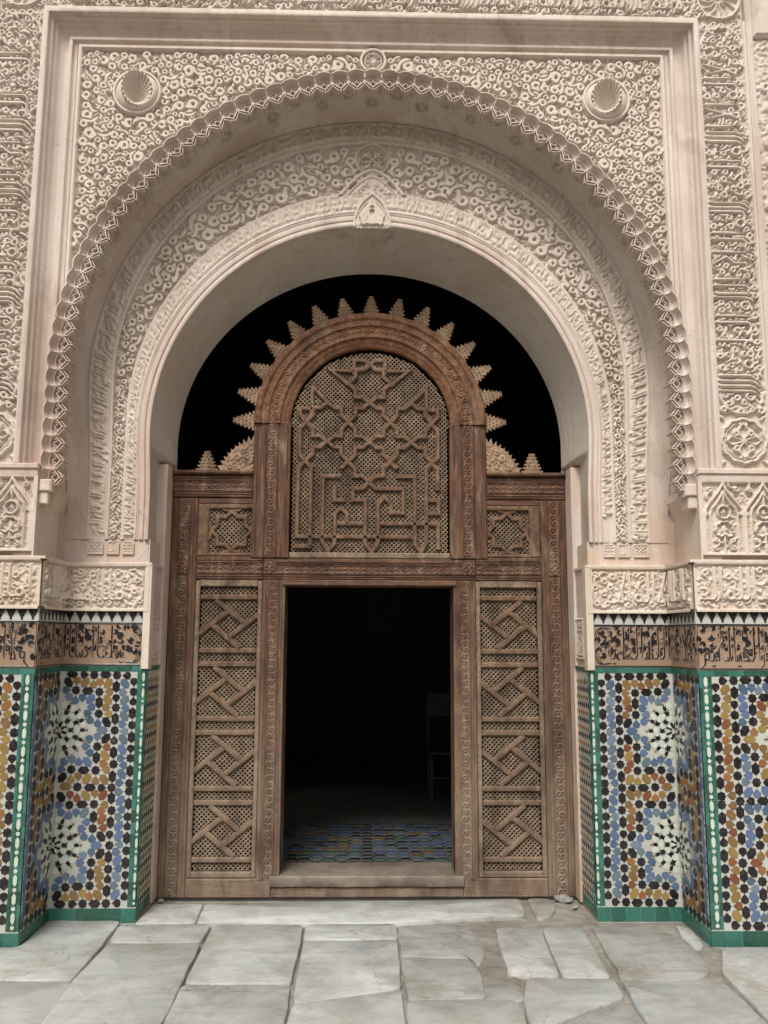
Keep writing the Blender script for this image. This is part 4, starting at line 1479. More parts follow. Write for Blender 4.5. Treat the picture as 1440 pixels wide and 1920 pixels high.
def tiled_pier(sgn, label):
    global merlon_me
    t = thing('tiled_pier', label, 'tiled pier', (sgn*1.83, -.41, 0), 'tiled piers either side of the doorway')
    t0 = t.location.copy()
    # frames: (origin, U, N); u=0 at the border edge of each face
    X1, X2 = 1.318, 1.816
    f_in = ((sgn*X1, P1, 0), (sgn, 0, 0), (0, -1, 0))                 # inner wall, u away from the door
    f_out = ((sgn*X2, P2, 0), (sgn, 0, 0), (0, -1, 0))                 # outer wall
    f_rev = ((sgn*X2, P2, 0), (0, 1, 0), (-sgn, 0, 0))                 # reveal between them, u from the outer arris inwards
    f_jam = ((sgn*X1, P1, 0), (0, 1, 0), (-sgn, 0, 0))                 # door jamb
    core = MB().box(sgn*(X1+.003), sgn*(X2+.0), P1+.003, .02, -.05, 2.028).box(sgn*(X2+.003), sgn*2.745, P2+.003, .02, -.05, 2.028)
    part('pier_body', core.me('pier_body'), M['plaster'], t)
    faces = [('in', f_in, X2-X1, 1), ('out', f_out, .60, 1), ('rev', f_rev, P1-P2, 0)]
    sd_ = 60 if sgn < 0 else 80
    for n_, (nm, fr, Wf, has_border) in enumerate(faces):
        gnd = solid_face('tile_bed', fr, 0.0, Wf, -.04, 1.405, .004, M['g_white'], t)
        if nm == 'rev':
            b_w = 0.0
        elif nm == 'in':
            b_w = .052
            border(gnd, fr, .002, .07, 1.39, (.0, .024, .026), sd_+n_)
        else:
            b_w = .072
            border(gnd, fr, .002, .07, 1.39, (.018, .034, .018), sd_+n_)
        rng = np.random.RandomState(sd_+n_+7)
        # green plinth and green course above
        for zz, hh_ in ((.024, .078), (1.406, .03)):
            u = 0
            while u < Wf-.01:
                L = min(.085, Wf-u)
                place_tile('square', round(L-.002, 3), hh_, 'g_green', fr, u+L/2, zz, 0, gnd, rng, 'course_tile')
                u += L
        zellige(gnd, fr, nm, sd_+20+n_, nm == 'out')
        # carved tile frieze 1.425-1.69
        c = Canvas(0, Wf, 0, .246, .0028)
        rngv = np.random.RandomState(sd_+n_+9)
        if sgn < 0 and nm != 'rev':
            c.U = c.U
        vine_frieze(c, rngv, nm == 'in')
        if nm == 'in':       # cusped end cartouche next to the door
            e0_ = .045
            a = np.linspace(-PI/2, PI/2, 30)
            rr = .11*(1+.08*np.cos(a*6))
            for off in (0, .011, .022):
                Q = np.c_[(.112+off)-rr*np.cos(a)*.9, .123+rr*np.sin(a)*1.0]
                c.stroke(Q, .0024 if off else .0032, .004)
            for zz in (.018, .228):
                leaf(c, (.022, zz), .035, PI/4 if zz > .1 else -PI/4, .006, .004)
        O, U, N = (np.array(q, float) for q in fr)
        mi = (c.H[:-1, :-1] > .0018).astype(int)
        inset = .008 if nm != 'rev' else 0
        pf = panel('inscribed_frieze', c, (O[0]+N[0]*.002, O[1]+N[1]*.002, 1.426), U, (0, 0, 1), N, None, t, matidx=mi)
        pf.data.materials.append(M['terracotta'])
        pf.data.materials.append(M['g_black'])
        # merlon frieze
        bed = solid_face('merlon_bed', (tuple(O+N*.002), fr[1], fr[2]), 0, Wf, 1.676, 1.744, .004, M['g_white'], t)
        solid_face('merlon_line', (tuple(O+N*.0045), fr[1], fr[2]), 0, Wf, 1.671, 1.677, .004, M['g_black'], t)
        if merlon_me is None:
            merlon_me = prism_me('merlon', MERLON, -.002, .002, .0)
            merlon_me.materials.append(M['g_black'])
        nmr = max(1, int(round(Wf/.062)))
        stp = Wf/nmr
        for k in range(nmr):
            Nn, Uu = Vector(N), Vector(U)
            p = O+U*((k+.5)*stp)+N*.0035
            o = bpy.data.objects.new('merlon_tile', merlon_me)
            C.objects.link(o)
            o.parent = bed
            X, Y = Uu, -Nn
            o.matrix_world = Matrix(((X[0], Y[0], 0, p[0]), (X[1], Y[1], 0, p[1]), (0, 0, 1, 1.7135), (0, 0, 0, 1)))
        # carved pale stone band 1.742-2.03
        c = Canvas(0, Wf, 0, .282, .0048)
        marble_text(c, np.random.RandomState(sd_+n_+90), 0 if nm == 'in' else None)
        panel('carved_stone_band', c, O+N*.006+np.array([0, 0, 1.744]), U, (0, 0, 1), N, M['marble_band'], t)
    # crisp ledges above the stone band
    g = MB()
    g.box(sgn*(X1-.012), sgn*X2, P1-.028, 0.02, 2.018, 2.034, .003)
    g.box(sgn*(X2-.026), sgn*2.745, P2-.028, P1-.027, 2.018, 2.034, .003)
    part('stone_ledge', g.me('stone_ledge'), M['marble_band'], t)
    # jamb side towards the door
    g = MB().box(sgn*(X1-.014), sgn*(X1+.03), P1-.024, -.36, 1.405, 2.022, .003)
    part('jamb_arris', g.me('jamb_arris'), M['marble_band'], t)
    g = MB().box(sgn*(X1-.002), sgn*(X1+.03), -.36, .02, 1.42, 2.03)
    part('jamb_plaster', g.me('jamb_plaster'), M['plaster'], t)
    c = Canvas(0, .20, 0, .26, .005)
    c.rect(.01, .19, .01, .25, .005, .010)
    c.rect(.035, .165, .03, .18, .004, .008)
    rngj = np.random.RandomState(5)
    ground_fill(c, lambda u, v, m: .045 < u < .155 and .04 < v < .17, .02, .006, .004, rngj)
    for u in np.arange(.03, .17, .014):
        c.stroke([(u, .205), (u+.006, .235)], .0035, .008)
    panel('jamb_carving', c, (sgn*(X1-.004), -.34, 1.46), (0, 1, 0), (0, 0, 1), (-sgn, 0, 0), M['marble_band'], t)
    # small diaper tiling on the jamb (too small to pick apart: one piece)
    vs, fs, mi = [], [], []
    rngd = np.random.RandomState(6)
    pu, pv = .050, .046
    for i in range(7):
        for j in range(28):
            u, v = .038+i*pu+(j % 2)*pu/2, .09+j*pv
            if u > .345:
                continue
            o0 = len(vs)
            X = sgn*(X1-.0022)
            for du, dv in ((0, .021), (.020, .0), (0, -.021), (-.020, 0)):
                vs.append((X, P1+u+du, v+dv))
            for du, dv in ((0, .0222), (.0212, .0), (0, -.0222), (-.0212, 0)):
                vs.append((X+sgn*.002, P1+u+du, v+dv))
            fs.append((o0, o0+1, o0+2, o0+3))
            for q in range(4):
                fs.append((o0+q, o0+(q+1) % 4, o0+4+(q+1) % 4, o0+4+q))
            m_ = 0 if j % 2 == 0 else (1 if rngd.rand() < .75 else 2)
            mi += [m_]*5
    bedj = solid_face('jamb_tile_bed', f_jam, 0, .40, 0, 1.42, .003, M['g_white'], t)
    dm = part('diaper_tiling', mesh_from('diaper_tiling', vs, fs, False, mi), None, t)
    for q in ('g_black', 'g_ochre', 'g_green'):
        dm.data.materials.append(M[q])
    dm['kind'] = 'stuff'
    rngj = np.random.RandomState(sd_+3)
    for k in range(5):
        place_tile('square', .078, .062, 'g_green', f_jam, .04+k*.08, .034, 0, bedj, rngj, 'course_tile')
        place_tile('square', .078, .026, 'g_green', f_jam, .04+k*.08, 1.405, 0, bedj, rngj, 'course_tile')
    for k in range(20):
        place_tile('square', .022, .064, 'g_green', f_jam, .012, .10+k*.066, 0, bedj, rngj, 'course_tile')
    # plaster rebate beside the door frame
    g = MB().box(sgn*1.302, sgn*1.40, -.15, .02, 1.42, 2.695, .006)
    g2 = part('plaster_rebate', g.me('plaster_rebate'), M['plaster'], t)
    g = MB().box(sgn*1.302, sgn*1.33, -.10, .02, .0, 1.42)
    part('rebate_foot', g.me('rebate_foot'), M['plaster'], t)
tiled_pier(-1, 'pier left of the doorway with white-blue-ochre star tiles, black inscribed frieze and carved stone band')
tiled_pier(1, 'pier right of the doorway with star tiles, black inscribed frieze and mortar-patched green plinth')

# ================================================================== WOODEN SCREEN
door = thing('wooden_screen', 'tall weathered cedar door screen with pierced lattice panels and a crest of serrated finials', 'door screen', (0, 0, 0))
def swept(name, poly, prof, wdir, mat, closed=False, parent=None):
    pass
def vine_canvas(L, W, h=.006, seed=1, pitch=.042):
    rng = np.random.RandomState(seed)
    cv = Canvas(0, L, 0, W, .0042)
    n = int(L/pitch)
    for k in range(n+1):
        u = (k+.5)*pitch
        s2 = 1 if k % 2 else -1
        c = (u, W/2+s2*W*.10)
        P = hook_pts(c, W*.24, PI/2*s2, s2, pitch*1.1, .8)
        cv.stroke(P, W*.075, h*rng.uniform(.7, 1.1))
        leaf(cv, (u+pitch*.4, W/2-s2*W*.25), pitch*.5, rng.uniform(0, PI), W*.07, h*.8)
    cv.stroke([(0, .002), (L, .002)], .004, h)
    cv.stroke([(0, W-.002), (L, W-.002)], .004, h)
    return cv
def board(name, x0, x1, z0, z1, mat, vert=True, y0=0.0, inner=0, carve=True, seed=1, th=.07, parent=None, outer_w=.30):
    """a framing timber: chamfered board with a carved vine channel along it"""
    parent = parent or door
    b = part(name, MB().box(x0, x1, y0, y0+th, z0, z1, .006).me(name), mat, parent)
    if carve:
        W_ = (x1-x0) if vert else (z1-z0)
        L_ = (z1-z0) if vert else (x1-x0)
        cw = min(.07, W_*.42)
        cv = vine_canvas(L_-.02, cw, .007, seed)
        if vert:
            c = (x0+x1)/2+inner
            P = [(c-cw/2, y0-.0005, z0+.01), (0, 0, 1), (1, 0, 0)]
        else:
            c = (z0+z1)/2+inner
            P = [(x0+.01, y0-.0005, c-cw/2), (1, 0, 0), (0, 0, 1)]
        o = panel('carved_vine', cv, P[0], P[1], P[2], (0, -1, 0), mat, parent)
        o.parent = b
        # raised beads each side
        g = MB()
        for s2 in (-1, 1):
            for off, w_ in ((cw/2+.006, .005), (W_/2-.022, .007)):
                if off+w_ > W_/2-.004:
                    continue
                if vert:
                    g.box(c+s2*off-w_/2-inner*(off > cw/2+.01), c+s2*off+w_/2-inner*(off > cw/2+.01), y0-.006, y0+.002, z0+.004, z1-.004, .002)
                else:
                    g.box(x0+.004, x1-.004, y0-.006, y0+.002, c+s2*off-w_/2, c+s2*off+w_/2, .002)
        q = part('bead', g.me('bead'), mat, None)
        q.parent = b
    return b
WV, WH = M['wood_v'], M['wood_h']
for sgn in (-1, 1):
    a, b = sorted((sgn*1.13, sgn*1.299))
    board('outer_stile', a, b, .0, 2.50, WV, True, -.0, 0, True, 3+sgn)
    a, b = sorted((sgn*.775, sgn*1.299))
    # shoulder rail with mitred look: rail + cap
    board('shoulder_rail', a, b, 2.505, 2.655, WH, False, -.004, 0, True, 5+sgn)
    part('shoulder_cap', MB().box(a, b, -.035, .07, 2.657, 2.682, .008).me('cap'), WH, door)
    a, b = sorted((sgn*.695, sgn*1.128))
    board('middle_rail_side', a, b, 1.965, 2.115, WH, False, .0, 0, True, 7+sgn)
    board('shoulder_inner_rail', a+.0, b, 2.462, 2.503, WH, False, .006, 0, False)
    a, b = sorted((sgn*.53, sgn*.727))
    board('upper_stile', *sorted((sgn*.53, sgn*.773)), 2.105, 3.01, WV, True, -.010, 0, True, 9+sgn)
    board('door_stile', *sorted((sgn*.547, sgn*.693)), .10, 1.963, WV, True, -.006, 0, True, 11+sgn)
    board('bottom_rail', *sorted((sgn*.60, sgn*1.128)), .0, .112, WH, False, -.004, 0, False)
    # jamb lining seen inside the opening
    part('jamb_lining', MB().box(sgn*.547, sgn*.575, .03, .22, .10, 1.93).me('lining'), M['wood_v'], door)
board('middle_rail', -.693, .693, 1.965, 2.103, WH, False, -.002, 0, True, 14)
part('head_lining', MB().box(-.57, .57, -.016, .2, 1.926, 1.964, .005).me('head'), WH, door)
board('bottom_rail', -.598, .598, .0, .066, WH, False, -.002, 0, False)
# knots carved where stiles and rails cross
for sgn in (-1, 1):
    for (x, z) in ((.65, 2.04), (1.215, 2.04)):
        c = Canvas(-.04, .04, -.04, .04, .0042)
        for k in range(4):
            c.ring((.017*math.cos(k*PI/2), .017*math.sin(k*PI/2)), .015, .004, .007)
        c.disc((0, 0), .006, .008)
        panel('carved_knot', c, (sgn*x, -.012, z), (1, 0, 0), (0, 0, 1), (0, -1, 0), WV, door)
# arch head of the screen
zc = 3.005
no = 161
def ring_curve(R, Y, zc=zc, n=no):
    a = np.linspace(-PI/2, PI/2, n)
    return np.stack([R*np.sin(a), np.full(n, float(Y)), zc+R*np.cos(a)], -1)
cvA = vine_canvas(.655*PI, .07, .008, 21)
prof = sharp([(0, -.07), (0, .010), (.10, .014), (.14, .004), (.22, .002), (.24, .016), (.28, .016), (.30, .004)])
strip('arch_outer_moulding', ring_curve(.775, -.01), ring_curve(.535, -.01), sharp([(0, -.07), (0, .018), (.05, .026), (.16, .026), (.20, .012), (.34, .010), (.345, .020), (.38, .020), (.39, .004), (.66, .004), (.665, .018), (.72, .018), (.74, .004), (.84, .0), (.90, -.012), (1, -.018), (1, -.06)]), M['wood_arch'], door)
A2, B2 = sub(ring_curve(.684, -.0145), ring_curve(.616, -.0145), 480)
strip('arch_vine', A2, B2, 16, M['wood_arch'], door, canvas=cvA)
# pierced lattice: crossing bars
def lattice(name, inside, x0, x1, z0, z1, parent, pitch=.0295, y=.028, w=.0104, seed=1):
    g = MB()
    rng = np.random.RandomState(seed)
    cx, cz = (x0+x1)/2, (z0+z1)/2
    D = abs(x1-x0)+abs(z1-z0)
    for s2 in (-1, 1):
        k = -int(D/pitch)
        while k*pitch < D:
            # line: x = cx + t, z = cz + s2*t + k*pitch*sqrt2
            off = k*pitch
            ts = np.linspace(-D/2, D/2, 220)
            xs, zs = cx+ts, cz+s2*ts+off
            m = np.array([inside(a, b) for a, b in zip(xs, zs)])
            i = 0
            while i < len(ts):
                if m[i]:
                    j = i
                    while j+1 < len(ts) and m[j+1]:
                        j += 1
                    if j > i:
                        a, b = np.array((xs[i], zs[i])), np.array((xs[j], zs[j]))
                        d_ = (b-a)/np.linalg.norm(b-a)
                        n_ = np.array([-d_[1], d_[0]])
                        yy = y+(0 if s2 > 0 else .0012)
                        vs = []
                        for p in (a, b):
                            for (o_, dy) in ((-w/2, .007), (-w*.22, 0), (w*.22, 0), (w/2, .007), (w/2, .016), (-w/2, .016)):
                                vs.append((p[0]+n_[0]*o_, yy+dy, p[1]+n_[1]*o_))
                        fs = [(q, (q+1) % 6, 6+(q+1) % 6, 6+q) for q in range(6)]+[(5, 4, 3, 2, 1, 0), (6, 7, 8, 9, 10, 11)]
                        g.add(vs, fs)
                    i = j+1
                else:
                    i += 1
            k += 1
    o = part(name, g.me(name), M['lattice'], parent)
    return o
def bar_obj(name, pts, w, y0, th, mat, parent, closed=False, bev=.3):
    """bevelled strap along a polyline in XZ, mitred"""
    P = np.array(pts, float)
    n = len(P)
    ns = []
    for i in range(n):
        if closed:
            a, b = P[i]-P[i-1], P[(i+1) % n]-P[i]
        else:
            a = P[i]-P[i-1] if i > 0 else P[1]-P[0]
            b = P[i+1]-P[i] if i < n-1 else P[-1]-P[-2]
        a, b = a/np.linalg.norm(a), b/np.linalg.norm(b)
        na, nb = np.array([-a[1], a[0]]), np.array([-b[1], b[0]])
        m = na+nb
        m /= max(np.linalg.norm(m), 1e-6)
        ns.append(m/max(.45, float(m@na)))
    sec = [(-.5, th), (-.5, th*.35), (-.26, 0), (.26, 0), (.5, th*.35), (.5, th)]
    vs = []
    for p, m in zip(P, ns):
        for (o_, dy) in sec:
            vs.append((p[0]+m[0]*o_*w, y0+dy, p[1]+m[1]*o_*w))
    fs = []
    L = n if closed else n-1
    for i in range(L):
        j = (i+1) % n
        for q in range(5):
            fs.append((i*6+q, i*6+q+1, j*6+q+1, j*6+q))
    if not closed:
        fs += [(5, 4, 3, 2, 1, 0), tuple((n-1)*6+q for q in range(6))]
    return part(name, mesh_from(name, vs, [f[::-1] for f in fs]), mat, parent)
# side panels
for sgn in (-1, 1):
    X0, X1_ = .725, 1.098
    zb, zt = .150, 1.918
    hw = (X1_-X0)
    lat = lattice('lattice_panel', lambda x, z: X0 < abs(x) < X1_ and zb < z < zt, sgn*X0, sgn*X1_, zb, zt, door)
    # inner frame
    for (a, b, c, d_) in ((X0-.03, X0, zb-.036, zt+.04), (X1_, X1_+.03, zb-.036, zt+.04)):
        part('panel_frame', MB().box(sgn*a, sgn*b, .004, .06, c, d_, .006).me('f'), M['lattice'], door)
    for (c, d_) in ((zb-.036, zb), (zt, zt+.046)):
        part('panel_frame', MB().box(sgn*X0, sgn*X1_, .006, .06, c, d_, .006).me('f'), M['lattice'], door)
    per = (zt-zb)/4.12
    slot, br = .052, .034
    for k in range(5):
        z = zt-slot-k*per
        # z: underside of slot k
        if k < 4:
            part('lattice_rail', MB().box(sgn*X0, sgn*X1_, .012, .040, z-br, z, .007).me('r'), M['strap'], door)
            sq1, sq0 = z-br, z-per+slot+br
            h_ = sq1-sq0
            fx = lambda t: sgn*(X1_-(X1_-X0)*t)      # t=0 outer side, as the left panel reads left to right
            seg = [((.27, 1.0), (.77, .52)), ((1.02, .70), (.53, .24)), ((.70, .0), (.22, .47)), ((-.02, .28), (.49, .76))]
            for (a, b) in seg:
                bar_obj('lattice_strap', [(fx(a[0]), sq0+h_*a[1]), (fx(b[0]), sq0+h_*b[1])], .036, .012, .022, M['strap'], door)
            z2 = sq0
            if k < 3 or True:
                part('lattice_rail', MB().box(sgn*X0, sgn*X1_, .012, .040, z2-br, z2, .007).me('r'), M['strap'], door)
    # upper square panels
    A0, A1, B0, B1 = .765, 1.055, 2.14, 2.43
    lattice('lattice_panel', lambda x, z: A0 < abs(x) < A1 and B0 < z < B1, sgn*A0, sgn*A1, B0, B1, door, seed=2)
    for (a, b, c, d_) in ((.727 if False else .775-.046, A0, 2.115, 2.462), (A1, 1.13, 2.115, 2.462)):
        part('panel_frame', MB().box(sgn*a, sgn*b, .002, .06, c, d_, .010).me('f'), M['strap'], door)
    for (c, d_) in ((2.115, B0), (B1, 2.462)):
        part('panel_frame', MB().box(sgn*A0, sgn*A1, .004, .06, c, d_, .008).me('f'), M['strap'], door)
    xc, zc2 = sgn*(A0+A1)/2, (B0+B1)/2
    R = .130
    # eight-pointed star with arms running to the frame
    st = []
    for k in range(4):
        a = PI/2+k*PI/2
        tip = np.array([math.cos(a), math.sin(a)])
        nn = np.array([-tip[1], tip[0]])
        st += [tuple(tip*R), tuple(tip*R*.70+nn*R*.30), tuple((tip+nn)*R*.70), tuple(nn*R*.70+tip*R*.30)]
    st = [(xc+p[0], zc2+p[1]) for p in st]
    bar_obj('star_strap', st, .028, .012, .022, M['strap'], door, closed=True)
    for k in range(4):
        a = PI/2+k*PI/2
        tip = np.array([math.cos(a), math.sin(a)])
        nn = np.array([-tip[1], tip[0]])
        for s2 in (-1, 1):
            p0 = tip*R
            p1 = tip*(R*1.1)+nn*s2*R*.45
            bar_obj('star_strap', [(xc+p0[0], zc2+p0[1]), (xc+p1[0]*1.0, zc2+p1[1])], .022, .014, .018, M['strap'], door)
# central pierced panel
def in_c(x, z):
    if z < 2.14:
        return False
    if z < 2.98:
        return abs(x) < .525
    return math.hypot(x, z-2.985) < .533
lattice('lattice_panel', in_c, -.53, .53, 2.14, 3.52, door, pitch=.0295, seed=3)
part('lattice_sill', MB().box(-.53, .53, -.0, .06, 2.104, 2.145, .008).me('ls'), M['lattice'], door)
PX = 0.283/325.0
def c6(x, y):        # drawing units of the strapwork to metres
    return (-.0065+(x-711)*.000871, 3.023-(y-705)*.000884)
def straps():
    R = 162
    for (cx, cy, part_) in ((711, 400, 'all'), (387, 703, 'all'), (711, 703, 'all'), (1034, 705, 'all'), (387, 1008, 'up'), (711, 1010, 'all'), (1034, 1010, 'up')):
        n1, c1 = 53, 109
        st = []
        for k in range(4):
            tip = [(0, -1), (1, 0), (0, 1), (-1, 0)][k]
            nn = (-tip[1], tip[0])
            st += [(cx+tip[0]*R, cy+tip[1]*(R-8)), (cx+tip[0]*c1+nn[0]*n1, cy+tip[1]*c1+nn[1]*n1), (cx+(tip[0]+nn[0])*c1, cy+(tip[1]+nn[1])*c1), (cx+tip[0]*n1+nn[0]*c1, cy+tip[1]*n1+nn[1]*c1)]
        if part_ == 'up':
            st2 = st[11:]+st[:6]      # west notch over the top to the east notch
            bar_obj('star_strap', [c6(*p) for p in st2], .031, .006+random.uniform(0, .0012), .026, M['strap'], door)
        else:
            bar_obj('star_strap', [c6(*p) for p in st], .031, .006+random.uniform(0, .0012), .026, M['strap'], door, closed=True)
    L = [
     [(590, 330), (590, 215), (672, 215), (745, 285), (820, 300), (1010, 300), (872, 415)],
     [(832, 330), (832, 215), (750, 215), (677, 285), (600, 300), (410, 297), (550, 410)],
     [(385, 548), (268, 425), (268, 640), (220, 700)],
     [(1034, 548), (1152, 435), (1152, 640), (1192, 712)],
     [(300, 598), (176, 598), (176, 652), (220, 700), (268, 755)],
     [(1120, 605), (1240, 605), (1240, 660), (1192, 712), (1150, 765)],
     [(230, 700), (178, 755), (178, 960), (222, 1005), (268, 1055), (268, 1655)],
     [(268, 955), (222, 1005), (172, 1060), (165, 1580), (1050, 1580)],
     [(280, 1655), (150, 1655)],
     [(1192, 715), (1238, 770), (1238, 975), (1192, 1020), (1150, 1070), (1150, 1625), (1105, 1690), (1060, 1630), (1060, 1122), (925, 1122)],
     [(1150, 965), (1192, 1020), (1236, 1070), (1236, 1225)],
     [(495, 1122), (360, 1122), (360, 1620), (405, 1690), (452, 1630), (452, 1410), (500, 1362), (548, 1410), (548, 1480)],
     [(450, 1192), (450, 1305), (525, 1305)],
     [(470, 1480), (680, 1480)],
     [(711, 1168), (660, 1215), (590, 1215), (590, 1302), (685, 1302), (685, 1630), (732, 1692), (780, 1630), (780, 1335), (830, 1278), (880, 1335), (880, 1398), (972, 1398), (972, 1215), (765, 1215), (711, 1168)],
     [(795, 1480), (1255, 1480)], [(1238, 1490), (1238, 1672)],
     [(1165, 1302), (1242, 1302), (1242, 1402), (1165, 1402)]]
    for i, p in enumerate(L):
        bar_obj('kufic_strap', [c6(*q) for q in p], .031, .0075, .024, M['strap'], door)
straps()
# serrated finials of the crest
def finial_poly(L, w, tiers=6):
    R_ = [(w*.42, 0)]
    for k in range(tiers):
        o_ = w*.5*(1.0-.74*(k/(tiers-1))**1.1)
        R_ += [(o_, L*(k+.92)/tiers), (o_*.62, L*(k+.80)/tiers+L*.02)]
    Lf = [(-x, z) for x, z in R_[::-1]]
    return R_+Lf
def finial_mesh(L, w, tiers):
    poly = finial_poly(L, w, tiers)
    n = len(poly)
    m = MB()
    vs = [(x, 0, z) for x, z in poly]+[(x, .028, z) for x, z in poly]
    fs = [tuple(range(n)), tuple(range(2*n-1, n-1, -1))]
    for i in range(n):
        j = (i+1) % n
        fs.append((i, n+i, n+j, j))
    m.add(vs, fs)
    # chip-carved scales
    for k in range(tiers):
        z = L*(k+.45)/tiers
        wd = w*(.46-.34*(k+.45)/tiers)
        cnt = max(1, int(wd/.011))
        for q in range(-cnt, cnt+1):
            x = q*wd/(cnt+.6)
            if (q+k) % 2:
                continue
            s_ = .0065
            m.add([(x-s_, -.001, z-s_*.6), (x, -.001, z+s_*1.2), (x+s_, -.001, z-s_*.6), (x, -.009, z)], [(0, 3, 1), (1, 3, 2), (2, 3, 0)])
    return m.me('finial')
fm = finial_mesh(.150, .135, 6)
fm.materials.append(M['finial'])
fs_ = finial_mesh(.140, .150, 6)
fs_.materials.append(M['finial'])
def put(name, me, x, z, ang, sc=1.0, y=.015):
    o = bpy.data.objects.new(name, me)
    C.objects.link(o)
    o.parent = door
    o.matrix_world = Matrix.Translation((x, y, z)) @ Matrix.Rotation(ang, 4, 'Y') @ Matrix.Diagonal((sc, 1, sc, 1))
    return o
for k in range(-7, 8):
    a = k*math.radians(12.6)
    put('serrated_finial', fm, .768*math.sin(a), zc+.768*math.cos(a), a, random.uniform(.95, 1.04))
for sgn in (-1, 1):
    put('serrated_finial', fs_, sgn*1.085, 2.680, 0, 1)
    # quarter fan against the stile
    pts_ = []
    R_ = .255
    nT = 10
    for k in range(nT+1):
        a = k/nT*PI/2
        rr = R_*(1-.14*math.sin(2*a))
        pts_.append((rr*math.cos(a), rr*math.sin(a)))
        if k < nT:
            a2 = (k+.35)/nT*PI/2
            pts_.append(((rr-.034)*math.cos(a2), (rr-.034)*math.sin(a2)))
    poly = [(0, 0)]+pts_
    poly = [(sgn*(.774+x), 2.681+z) for x, z in poly]
    n = len(poly)
    vs = [(x, .012, z) for x, z in poly]+[(x, .040, z) for x, z in poly]
    fs = [(0, i, i+1) for i in range(1, n-1)]+[(n, n+i+1, n+i) for i in range(1, n-1)]+[(i, (i+1) % n, n+(i+1) % n, n+i) for i in range(n)]
    f = part('carved_fan', mesh_from('carved_fan', vs, fs), M['finial'], door)
    cvf = Canvas(0, .2, 0, .2, .005)
    rngf = np.random.RandomState(9)
    insf = lambda u, v, m: math.hypot(u, v) < .19-m and u > .006 and v > .006
    ground_fill(cvf, insf, .03, .006, .006, rngf)
    scatter_hooks(cvf, insf, lambda u, v: .018, .010, rngf, 200, .45)
    uu, vv = np.meshgrid(cvf.U, cvf.V)
    mk = (np.hypot(uu, vv) < .196)[:-1, :-1]
    q = panel('fan_carving', cvf, (sgn*.776, .0105, 2.683), (sgn, 0, 0), (0, 0, 1), (0, -1, 0), M['finial'], door, mask=mk)
    q.parent = f

# stone sill in the doorway
sill = thing('stone_sill', 'worn brown stone sill lying across the foot of the open doorway', 'sill', (0, -.03, .06))
nx_ = 60
rows = []
rng = np.random.RandomState(12)
xs = np.linspace(-.605, .60, nx_)
w1 = rng.uniform(-1, 1, nx_)*.002
for (y, z) in ((-.006, .066), (-.016, .068), (-.018, .070), (-.019, .120), (-.016, .128), (-.010, .131), (.02, .134), (.10, .134), (.30, .134)):
    rows.append(np.stack([xs, y+np.convolve(rng.uniform(-1, 1, nx_), np.ones(5)/5, 'same')*.004, z+w1+np.convolve(rng.uniform(-1, 1, nx_), np.ones(7)/7, 'same')*.003*(z < .13)], -1))
rows = np.array(rows)
rows[0, :, 2] = .066
part('sill_slab', grid_me('sill_slab', rows), M['sill'], sill)
g = MB().box(-.605, .60, -.004, .02, .066, .10)
part('sill_core', g.me('sill_core'), M['sill'], sill)

# ================================================================== INTERIOR FLOOR (mosaic)
fz = .118
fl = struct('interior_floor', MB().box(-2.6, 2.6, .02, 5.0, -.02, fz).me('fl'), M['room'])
rngi = np.random.RandomState(14)
for nm_, c_ in (('f_black', (26, 24, 24)), ('f_blue', (52, 62, 88)), ('f_green', (38, 60, 48)), ('f_ochre', (84, 66, 40)), ('f_slate', (66, 74, 80)), ('f_white', (96, 96, 90))):  # darker copies of the wall glazes: indoor dimness put into the colours
    M[nm_] = glaze('shaded floor '+nm_[2:], srgb(*c_), .3, .25)
def floor_tile(kind, a, b, mat, x, y, rot, nm):
    o = bpy.data.objects.new(nm, tile_me(kind, a, b, mat))
    C.objects.link(o)
    o.parent = fl
    # local -y (tile front) to +Z
    o.matrix_world = Matrix.Translation((x, y, fz+.0012)) @ Matrix.Rotation(rot, 4, 'Z') @ Matrix.Rotation(-PI/2, 4, 'X')
FC = ['f_blue', 'f_black', 'f_ochre', 'f_green', 'f_slate', 'f_black', 'f_blue']
for j in range(15):
    for i in range(-9, 10):
        x, y = i*.085, .16+j*.095
        if abs(x) > .56+.10*(y) or abs(x) > .78:
            continue
        dark = (i % 9 in (0, ))
        mt = 'f_black' if dark else FC[rngi.randint(len(FC))]
        floor_tile('hex', .084, .056, mt, x, y, PI/2, 'hexagon_tile')
        if j < 14:
            floor_tile('star', .016, .7, FC[rngi.randint(len(FC))], x+.0425, y+.0475, 0, 'star_tile')
# green edge course next to the sill
for k in range(9):
    floor_tile('square', .12, .04, 'f_green', -.49+k*.122, .115, 0, 'course_tile')
# the rest of the mosaic, deeper in the dark: one piece
vs, fs, mi = [], [], []
for j in range(15, 48):
    for i in range(-28, 29):
        x, y = i*.085, .16+j*.095
        if y > 4.95:
            continue
        o0 = len(vs)
        for dx, dy in ((-.040, 0), (-.02, .02), (.02, .02), (.040, 0), (.02, -.02), (-.02, -.02)):
            vs.append((x+dx, y+dy, fz+.002))
        fs.append(tuple(range(o0, o0+6)))
        mi.append(rngi.randint(4))
far = link('far_mosaic', mesh_from('far_mosaic', vs, fs, False, mi), None)
for q in ('f_blue', 'f_black', 'f_ochre', 'f_green'):
    far.data.materials.append(M[q])
far.parent = fl
far['kind'] = 'stuff'
fl.data.materials.clear()
fl.data.materials.append(M['f_white'])

